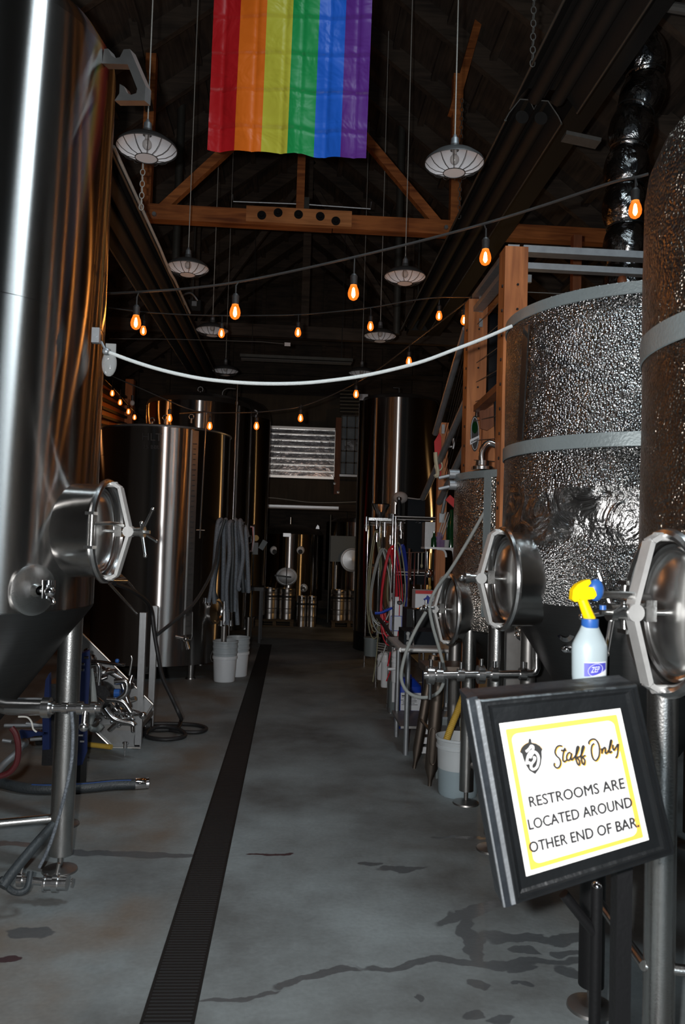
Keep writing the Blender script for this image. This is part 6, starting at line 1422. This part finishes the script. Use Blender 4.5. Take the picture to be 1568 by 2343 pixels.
# ================================================================== SPRAY BOTTLE
sb = thing('spray_bottle', (0,0,0), 'clear spray bottle with yellow trigger and blue label hung by the near round door', 'bottle')
YS = 2.02; base = atY(1348, 1562, YS); topb = atY(1352, 1425, YS); sb.location = base; ORG[sb.name] = V(base)
hB = topb.z-base.z
mm = MB(); prof = [(.001,0),(.040,0),(.043,.006),(.0445,.02),(.0455,.06),(.046,.085),(.0445,.10),(.036,.118),(.027,.135),(.021,.15),(.019,.165),(.019,hB)]
mm.lathe(prof, base, seg=40, sx=1, sy=.8, up=(1,0,0)); mm.build('body', 'bottle_body', sb)
mm = MB(); q = base+V((0,0,hB)); mm.lathe([(.021,-.012),(.022,-.01),(.022,.010),(.016,.012)], q, seg=24); mm.build('collar', 'bottle_blue', sb)
def sp(px, py, Y=YS): return atY(px, py, Y)
mm = MB(); mm.cyl(base+V((0,0,hB+.008)), sp(1332,1370), .0155, .0125, seg=16); mm.prism([sp(1310,1372,YS-.012), sp(1312,1350,YS-.012), sp(1322,1338,YS-.012), sp(1338,1329,YS-.012), sp(1350,1326,YS-.012), sp(1353,1334,YS-.012), sp(1346,1342,YS-.012), sp(1330,1352,YS-.012), sp(1325,1376,YS-.012), sp(1316,1377,YS-.012)], (0,.026,0))
mm.prism([sp(1322,1362,YS-.014), sp(1330,1350,YS-.014), sp(1344,1343,YS-.014), sp(1358,1344,YS-.014), sp(1364,1354,YS-.014), sp(1366,1362,YS-.014), sp(1360,1370,YS-.014), sp(1343,1372,YS-.014), sp(1330,1375,YS-.014)], (0,.028,0)); mm.build('trigger_head', 'yellow_plastic', sb)
mm = MB(); c = sp(1364,1350,YS+.01); mm.ball(c, .028, (.75,.5,1.05), 20, 12); mm.cyl(sp(1380,1385,YS+.01), sp(1380,1395,YS+.01), .009); mm.build('rear_housing', 'bottle_blue', sb)
def on_bottle(pts, off, name, m, parent):
    mm = MB(); out = []
    for px, py in pts:
        p = sp(px, py, YS-.040-off); dx = (p.x-base.x)/.047; dx = max(-.97, min(.97, dx)); out.append(V((p.x, base.y-.0372*math.sqrt(1-dx*dx)-off, p.z)))
    return out
cols_ = 12; vs = []; 
for j in (0, 1):
    for i in range(cols_+1):
        t = i/cols_; vs += on_bottle([(1340+52*t, (1517 if j == 0 else 1549)-2*t)], .0006, '', '', None)
mm = MB(); mm.add(vs, [(i, i+1, cols_+2+i, cols_+1+i) for i in range(cols_)]); lbm = mm.build('label_patch', 'label_white', sb)
vs = []
for j in (0, 1):
    for i in range(cols_+1):
        t = i/cols_; yy = 1518 if j == 0 else 1549-16*t*t; vs += on_bottle([(1340+51*t, yy)], .0011, '', '', None)
mm = MB(); mm.add(vs, [(i, i+1, cols_+2+i, cols_+1+i) for i in range(cols_)]); mm.build('blue_print', 'label_blue', sb)
mm = MB(); vs, fs_ = textmesh('ZEP'); mm.add(on_bottle([(1354+19*v.x+2*v.y, 1540-2*v.x-13*v.y) for v in vs], .002, '', '', None), fs_); mm.build('lettering', 'label_white', sb, flat=True)
mm = MB(); mm.tube(on_bottle([(1365+17*math.cos(2*PI*k/28), 1534+14*math.sin(2*PI*k/28)-3*math.cos(2*PI*k/28)) for k in range(28)], .0018, '', '', None), .0006, 5, closed=True); mm.build('oval_outline', 'label_white', sb)

# ================================================================== STAFF ONLY SIGN
nc = V((.11, -.05, .99)).normalized(); C0 = V((.53, -.63, -1.80))
NW = (RW @ nc).normalized(); P0_ = CAM + RW @ C0
def sg(px, py, off=0.0):
    d = ray(px, py); pp_ = P0_ + NW*off; return CAM + d*((pp_-CAM).dot(NW)/d.dot(NW))
sn = thing('staff_sign', (P0_.x, P0_.y, 0), 'black framed white Staff Only sign with gold border on a post at lower right', 'sign')
TLf, TRf, BRf, BLf = (1096,1600), (1456,1566), (1543,1950), (1178,2066)
TLi, TRi, BRi, BLi = (1128,1622), (1432,1590), (1512,1938), (1196,2036)
TLp, TRp, BRp, BLp = (1143,1656), (1420,1621), (1486,1922), (1205,2006)
def frame_piece(a, b, c, d, name):   # outer a->b, inner d->c, stepped moulding profile
    mm = MB(); n = 3; A, B, C_, D = [V((*p, 0)) for p in (a, b, c, d)]
    prof = [(0, -.030), (0, .004), (.12, .010), (.30, .010), (.38, .003), (.62, .004), (.72, .0), (1.0, -.004), (1.0, -.030)]
    vs = []
    for t, z in prof:
        for P_, Q_ in ((A, D), (B, C_)):
            q = P_.lerp(Q_, t); vs.append(sg(q.x, q.y, 0) + NW*z)
    m_ = len(prof); fs = [(2*i, 2*i+1, 2*i+3, 2*i+2) for i in range(m_-1)] + [(2*m_-2, 2*m_-1, 1, 0), tuple(range(0, 2*m_, 2)), tuple(range(1, 2*m_, 2))[::-1]]
    mm.add(vs, fs); return mm.build(name, 'frame_black', sn, flat=True)
frame_piece(TLf, TRf, TRi, TLi, 'frame_rail'); frame_piece(TRf, BRf, BRi, TRi, 'frame_rail'); frame_piece(BRf, BLf, BLi, BRi, 'frame_rail'); frame_piece(BLf, TLf, TLi, BLi, 'frame_rail')
# back box with visible left side
mm = MB(); bk = .085
c4_ = [sg(*p, 0) for p in (TLf, TRf, BRf, BLf)]
c4b = [p - NW*bk for p in c4_]
e1 = (c4_[0]-c4_[3]).normalized()
mm.add([p-NW*.004 for p in c4_]+c4b, [(0,3,2,1),(4,5,6,7),(0,1,5,4),(1,2,6,5),(2,3,7,6),(3,0,4,7)]); mm.build('back_box', 'frame_side', sn, flat=True)
lft = (c4_[0]-c4_[1]).normalized()
mm = MB(); mm.bar(c4_[0]+lft*.012-NW*.045+e1*.004, c4_[3]+lft*.012-NW*.045-e1*.012, .075, .022, lft); mm.build('side_board', 'frame_side', sn, flat=True)
mm = MB(); mm.bar(c4_[0]+lft*.004+NW*.002, c4_[3]+lft*.004+NW*.002, .010, .008, NW); mm.bar(c4_[0]+lft*.024-NW*.008, c4_[3]+lft*.024-NW*.008-e1*.01, .004, .008, NW); mm.build('worn_edge', 'frame_edge', sn)
# recessed mat and glass
mm = MB(); mm.add([sg(*p, 0)-NW*.003 for p in (TLi, TRi, BRi, BLi)], [(0,1,2,3)]); mm.build('mat', 'frame_black', sn, flat=True)
mm = MB(); mm.add([sg(*p, 0)-NW*.001 for p in (TLp, TRp, BRp, BLp)], [(0,1,2,3)]); pap = mm.build('paper', 'sign_paper', sn, flat=True)
def bil(u, v):   # paper coords, v down
    a = V((*TLp,0)).lerp(V((*TRp,0)), u); b = V((*BLp,0)).lerp(V((*BRp,0)), u); return a.lerp(b, v)
def onp(px, py, off=.0004): return sg(px, py, 0) + NW*off
def stroke(pts, w, m, name, off=.0006, n=6, wf=None):
    sm_ = smooth([V((*p, 0)) for p in pts], n); vs = []; k = len(sm_)
    for i, p in enumerate(sm_):
        t = (sm_[min(i+1, k-1)]-sm_[max(i-1, 0)]); t = t.normalized() if t.length > 1e-6 else V((1,0,0)); nrm = V((-t.y, t.x, 0))
        ww = w*(wf(i/(k-1)) if wf else 1)
        for s_ in (-1, 1): q = p+nrm*ww/2*s_; vs.append(onp(q.x, q.y, off))
    return vs, [(2*i, 2*i+1, 2*i+3, 2*i+2) for i in range(k-1)]
# gold rounded border with gradient darker to yellow
mm = MB(); bp = []
ins, rr_ = .055, .06
ring_o, ring_i = [], []
for lst, d_, r_ in ((ring_o, .040, .012), (ring_i, .078, .055)):
    for cx_, cy_, a0_ in ((1-d_-r_, d_+r_*.8, -PI/2), (1-d_-r_, 1-d_*.8-r_*.8, 0), (d_+r_, 1-d_*.8-r_*.8, PI/2), (d_+r_, d_+r_*.8, PI)):
        for k in range(9): a = a0_+PI/2*k/8; lst.append(bil(cx_+r_*math.cos(a), cy_+r_*.8*math.sin(a)))
n = len(ring_o); mm.add([onp(p.x, p.y, .0003) for p in ring_o+ring_i], [(i, (i+1)%n, n+(i+1)%n, n+i) for i in range(n)]); mm.build('gold_border', 'print_yellow', pap, flat=True) if False else mm.build('gold_border', 'print_yellow', sn, flat=True)
# block lettering
def line(txt, a, b, h, up=(-.19, -1)):
    vs, fs_ = textmesh(txt); u_ = V((*up, 0)).normalized(); A, B = V((*a, 0)), V((*b, 0)); mm = MB()
    for dx, dy, o_ in ((-1.0, 0, .0006), (1.0, 0, .0007), (0, .9, .0008), (0, -.9, .0009), (0, 0, .001)): mm.add([onp(*((A.lerp(B, v.x)+u_*h*v.y+V((dx, dy, 0)))[:2]), o_) for v in vs], fs_)
    return mm
line('RESTROOMS ARE', (1213.5,1846.5), (1431,1803), 24).build('lettering', 'print_grey', sn, flat=True)
line('LOCATED AROUND', (1211.5,1898.5), (1448,1846), 24).build('lettering', 'print_grey', sn, flat=True)
line('OTHER END OF BAR.', (1214,1951), (1463,1891), 24).build('lettering', 'print_grey', sn, flat=True)
# script words: strokes in crop coordinates (x5.807 zoom of 1170,1660)
def zc_(pts): return [(1170+x/5.807, 1660+y/5.807) for x, y in pts]
SCR = [
 [(680,275),(640,265),(600,290),(580,350),(600,400),(640,440),(655,500),(635,550),(600,560),(570,530),(575,490)],
 [(655,330),(735,325)], [(715,290),(690,370),(685,450),(705,480),(735,455)],
 [(790,355),(755,365),(735,410),(740,450),(765,460),(790,420),(800,360),(792,430),(805,455),(830,430)],
 [(830,430),(870,370),(895,300),(890,275),(872,290),(860,370),(858,440),(880,510),(905,520),(905,470),(880,425),(915,410)],
 [(915,410),(945,350),(965,290),(958,268),(942,290),(930,370),(930,440),(948,505),(972,512),(975,455),(950,420),(990,390)],
 [(1035,250),(1030,220),(1060,185),(1110,180),(1150,225),(1170,300),(1165,400),(1130,460),(1095,450),(1072,400),(1062,320),(1075,260),(1105,235)],
 [(1195,300),(1205,330),(1205,375)], [(1205,345),(1225,300),(1245,290),(1252,320),(1250,365),(1275,365)],
 [(1275,365),(1310,290),(1332,205),(1322,195),(1308,260),(1300,330),(1315,360),(1340,335)],
 [(1352,250),(1350,300),(1365,325),(1390,290),(1415,240)], [(1425,240),(1418,310),(1410,380),(1395,420),(1380,415)],
]
for off, m_, dx, dy, w_ in ((.0005, 'print_gold', 2.2, 2.0, 4.4), (.0009, 'print_black', 0, 0, 4.6)):
    mm = MB()
    for st__ in SCR:
        pts = [(x+dx, y+dy) for x, y in zc_(st__)]; v_, f_ = stroke(pts, w_, None, None, off); mm.add(v_, f_)
    mm.build('script_lettering', m_, sn, flat=True)
v_, f_ = stroke([(1250,1783),(1330,1775),(1424,1758)], 1.0, None, None, .0006); mm = MB(); mm.add(v_, f_); mm.build('divider_line', 'print_gold', sn, flat=True)
# acorn-shield emblem
em = zc_([(112,352),(130,300),(175,250),(225,225),(232,180),(250,168),(268,185),(272,225),(330,238),(380,268),(418,315),(405,345),(410,420),(395,520),(370,580),(320,648),(240,600),(190,520),(160,440),(142,378)])
def fan(pts, off): 
    c = V((sum(p[0] for p in pts)/len(pts), sum(p[1] for p in pts)/len(pts), 0)); vs = [onp(c.x, c.y, off)]+[onp(*p, off) for p in pts]; n = len(pts)
    return vs, [(0, 1+i, 1+(i+1)%n) for i in range(n)]
v_, f_ = fan(em, .0005); mm = MB(); mm.add(v_, f_); mm.build('emblem', 'print_black', sn, flat=True)
mm = MB()
for st__, w_ in (([(195,345),(215,330),(245,300),(265,270),(290,285),(285,330),(255,350),(225,400),(210,460),(205,500),(235,490),(260,515)], 5), ([(250,430),(275,380),(310,350),(350,385),(365,450),(345,540),(300,580),(265,560),(270,510),(300,470),(315,430),(290,420)], 5)):
    v_, f_ = stroke(zc_(st__), w_, None, None, .0009); mm.add(v_, f_)
mm.build('monogram', 'sign_paper', sn, flat=True)
v_, f_ = stroke(zc_([(112,350),(135,290),(180,245),(225,222)]), .9, None, None, .001); v2, f2 = stroke(zc_([(275,222),(335,235),(385,268),(418,312)]), .9, None, None, .001); mm = MB(); mm.add(v_, f_); mm.add(v2, f2); mm.build('emblem_edge', 'print_gold', sn, flat=True)
# post of the sign: from back of frame down to the floor
mid = sg(1400, 1990, 0) - NW*(bk+.03)
bx__, by__ = atY(1420, 2200, mid.y+.08).x, mid.y+.08
mm = MB(); mm.box((bx__, by__, (mid.z+.1)/2+.01), (.040, .040, mid.z+.1)); mm.build('post', 'black_metal', sn, flat=True)
mm = MB(); mm.lathe([(.001,.03),(.05,.03),(.16,.018),(.17,0),(.001,0)], (bx__, by__, 0), seg=40); mm.build('base', 'black_metal', sn)
mm = MB(); mm.bar(mid-V((.03,0,.02)), V((bx__, by__, mid.z-.05)), .04, .03); mm.build('neck', 'black_metal', sn)
k_ = atY(1366, 2028, 2.4); kb = thing('pole_knob', (k_.x, 2.4, 0), 'dark slim pole with round shiny knob beneath the sign', 'pole')
mm = MB(); mm.ball(k_, .016); mm.build('knob', 'chrome', kb); mm = MB(); mm.cyl((k_.x, 2.4, 0), (k_.x, 2.4, k_.z-.0), .018); mm.cyl((k_.x,2.4,0),(k_.x,2.4,.02),.05); mm.build('pole', 'black_metal', kb)
a_, b_ = atY(1290, 2045, 2.4), atY(1360, 2132, 2.4); mm = MB(); mm.cyl(a_, b_, .016); mm.build('strut', 'black_metal', kb)

# ================================================================== CAMERA, LIGHTS
cam_d = bpy.data.cameras.new('camera'); cam = bpy.data.objects.new('camera', cam_d); COL.objects.link(cam); SC.camera = cam
M4 = RW.to_4x4(); M4.translation = CAM; cam.matrix_world = M4
cam_d.sensor_fit = 'HORIZONTAL'; cam_d.sensor_width = 36; cam_d.lens = F/1568*36; cam_d.clip_start = .05; cam_d.clip_end = 100
cam_d.dof.use_dof = True; cam_d.dof.focus_distance = 7.0; cam_d.dof.aperture_fstop = 9.0

def area(name, loc, aim, sx, sy, power, col=(1,1,1), spread=180):
    l = bpy.data.lights.new(name, 'AREA'); l.shape = 'RECTANGLE'; l.size = sx; l.size_y = sy; l.energy = power; l.color = col; l.spread = math.radians(spread)
    o = bpy.data.objects.new(name, l); COL.objects.link(o); o.location = loc; d = V(aim)-V(loc); o.rotation_euler = d.to_track_quat('-Z', 'Y').to_euler(); return o
# camera flash, to the left of the lens
fla = area('flash', (-.13, -.02, 1.74), (.1, 8, 2.0), .06, .045, 125, (1.0, .985, .97))
# daylight from the open doorway behind the photographer
area('doorway_daylight', (.5, -3.6, 1.6), (.3, 6, .8), 1.1, 2.4, 42, (.80, .92, 1.0))
# added fill light overhead, unseen, for the floor and left tank highlight
area('overhead_fill', (1.9, 2.6, 6.4), (.2, 3.4, 0), .40, 2.8, 85, (.78, .92, 1.0), 120)
# warm light added for amber streaks at far right, one between the tanks
def plight(name, loc, power, col, r=.05):
    l = bpy.data.lights.new(name, 'POINT'); l.energy = power; l.color = col; l.shadow_soft_size = r; o = bpy.data.objects.new(name, l); COL.objects.link(o); o.location = loc
for o in [q for q in COL.objects if q.name.startswith('string_bulb')]:
    dist = o.location.y
    plight('bulb_glow', tuple(o.location + V((0, 0, -.105*o.scale.x))), 3.8 if dist < 9 else 1.6, (1, .34, .07), .02)
plight('warm_streak_light', (3.2, 13.2, 1.9), 30, (1, .55, .2), .12)
plight('left_warm_lamp', (-3.4, 11.0, 3.3), 10, (1, .38, .12), .1)
w = bpy.data.worlds.new('World'); SC.world = w; w.use_nodes = True
w.node_tree.nodes['Background'].inputs['Color'].default_value = (.55, .65, .8, 1); w.node_tree.nodes['Background'].inputs['Strength'].default_value = .03
SC.view_settings.view_transform = 'Standard'; SC.view_settings.look = 'None'; SC.view_settings.exposure = 0; SC.view_settings.gamma = 1
SC.cycles.use_denoising = True; SC.cycles.sample_clamp_indirect = 6; SC.cycles.max_bounces = 6
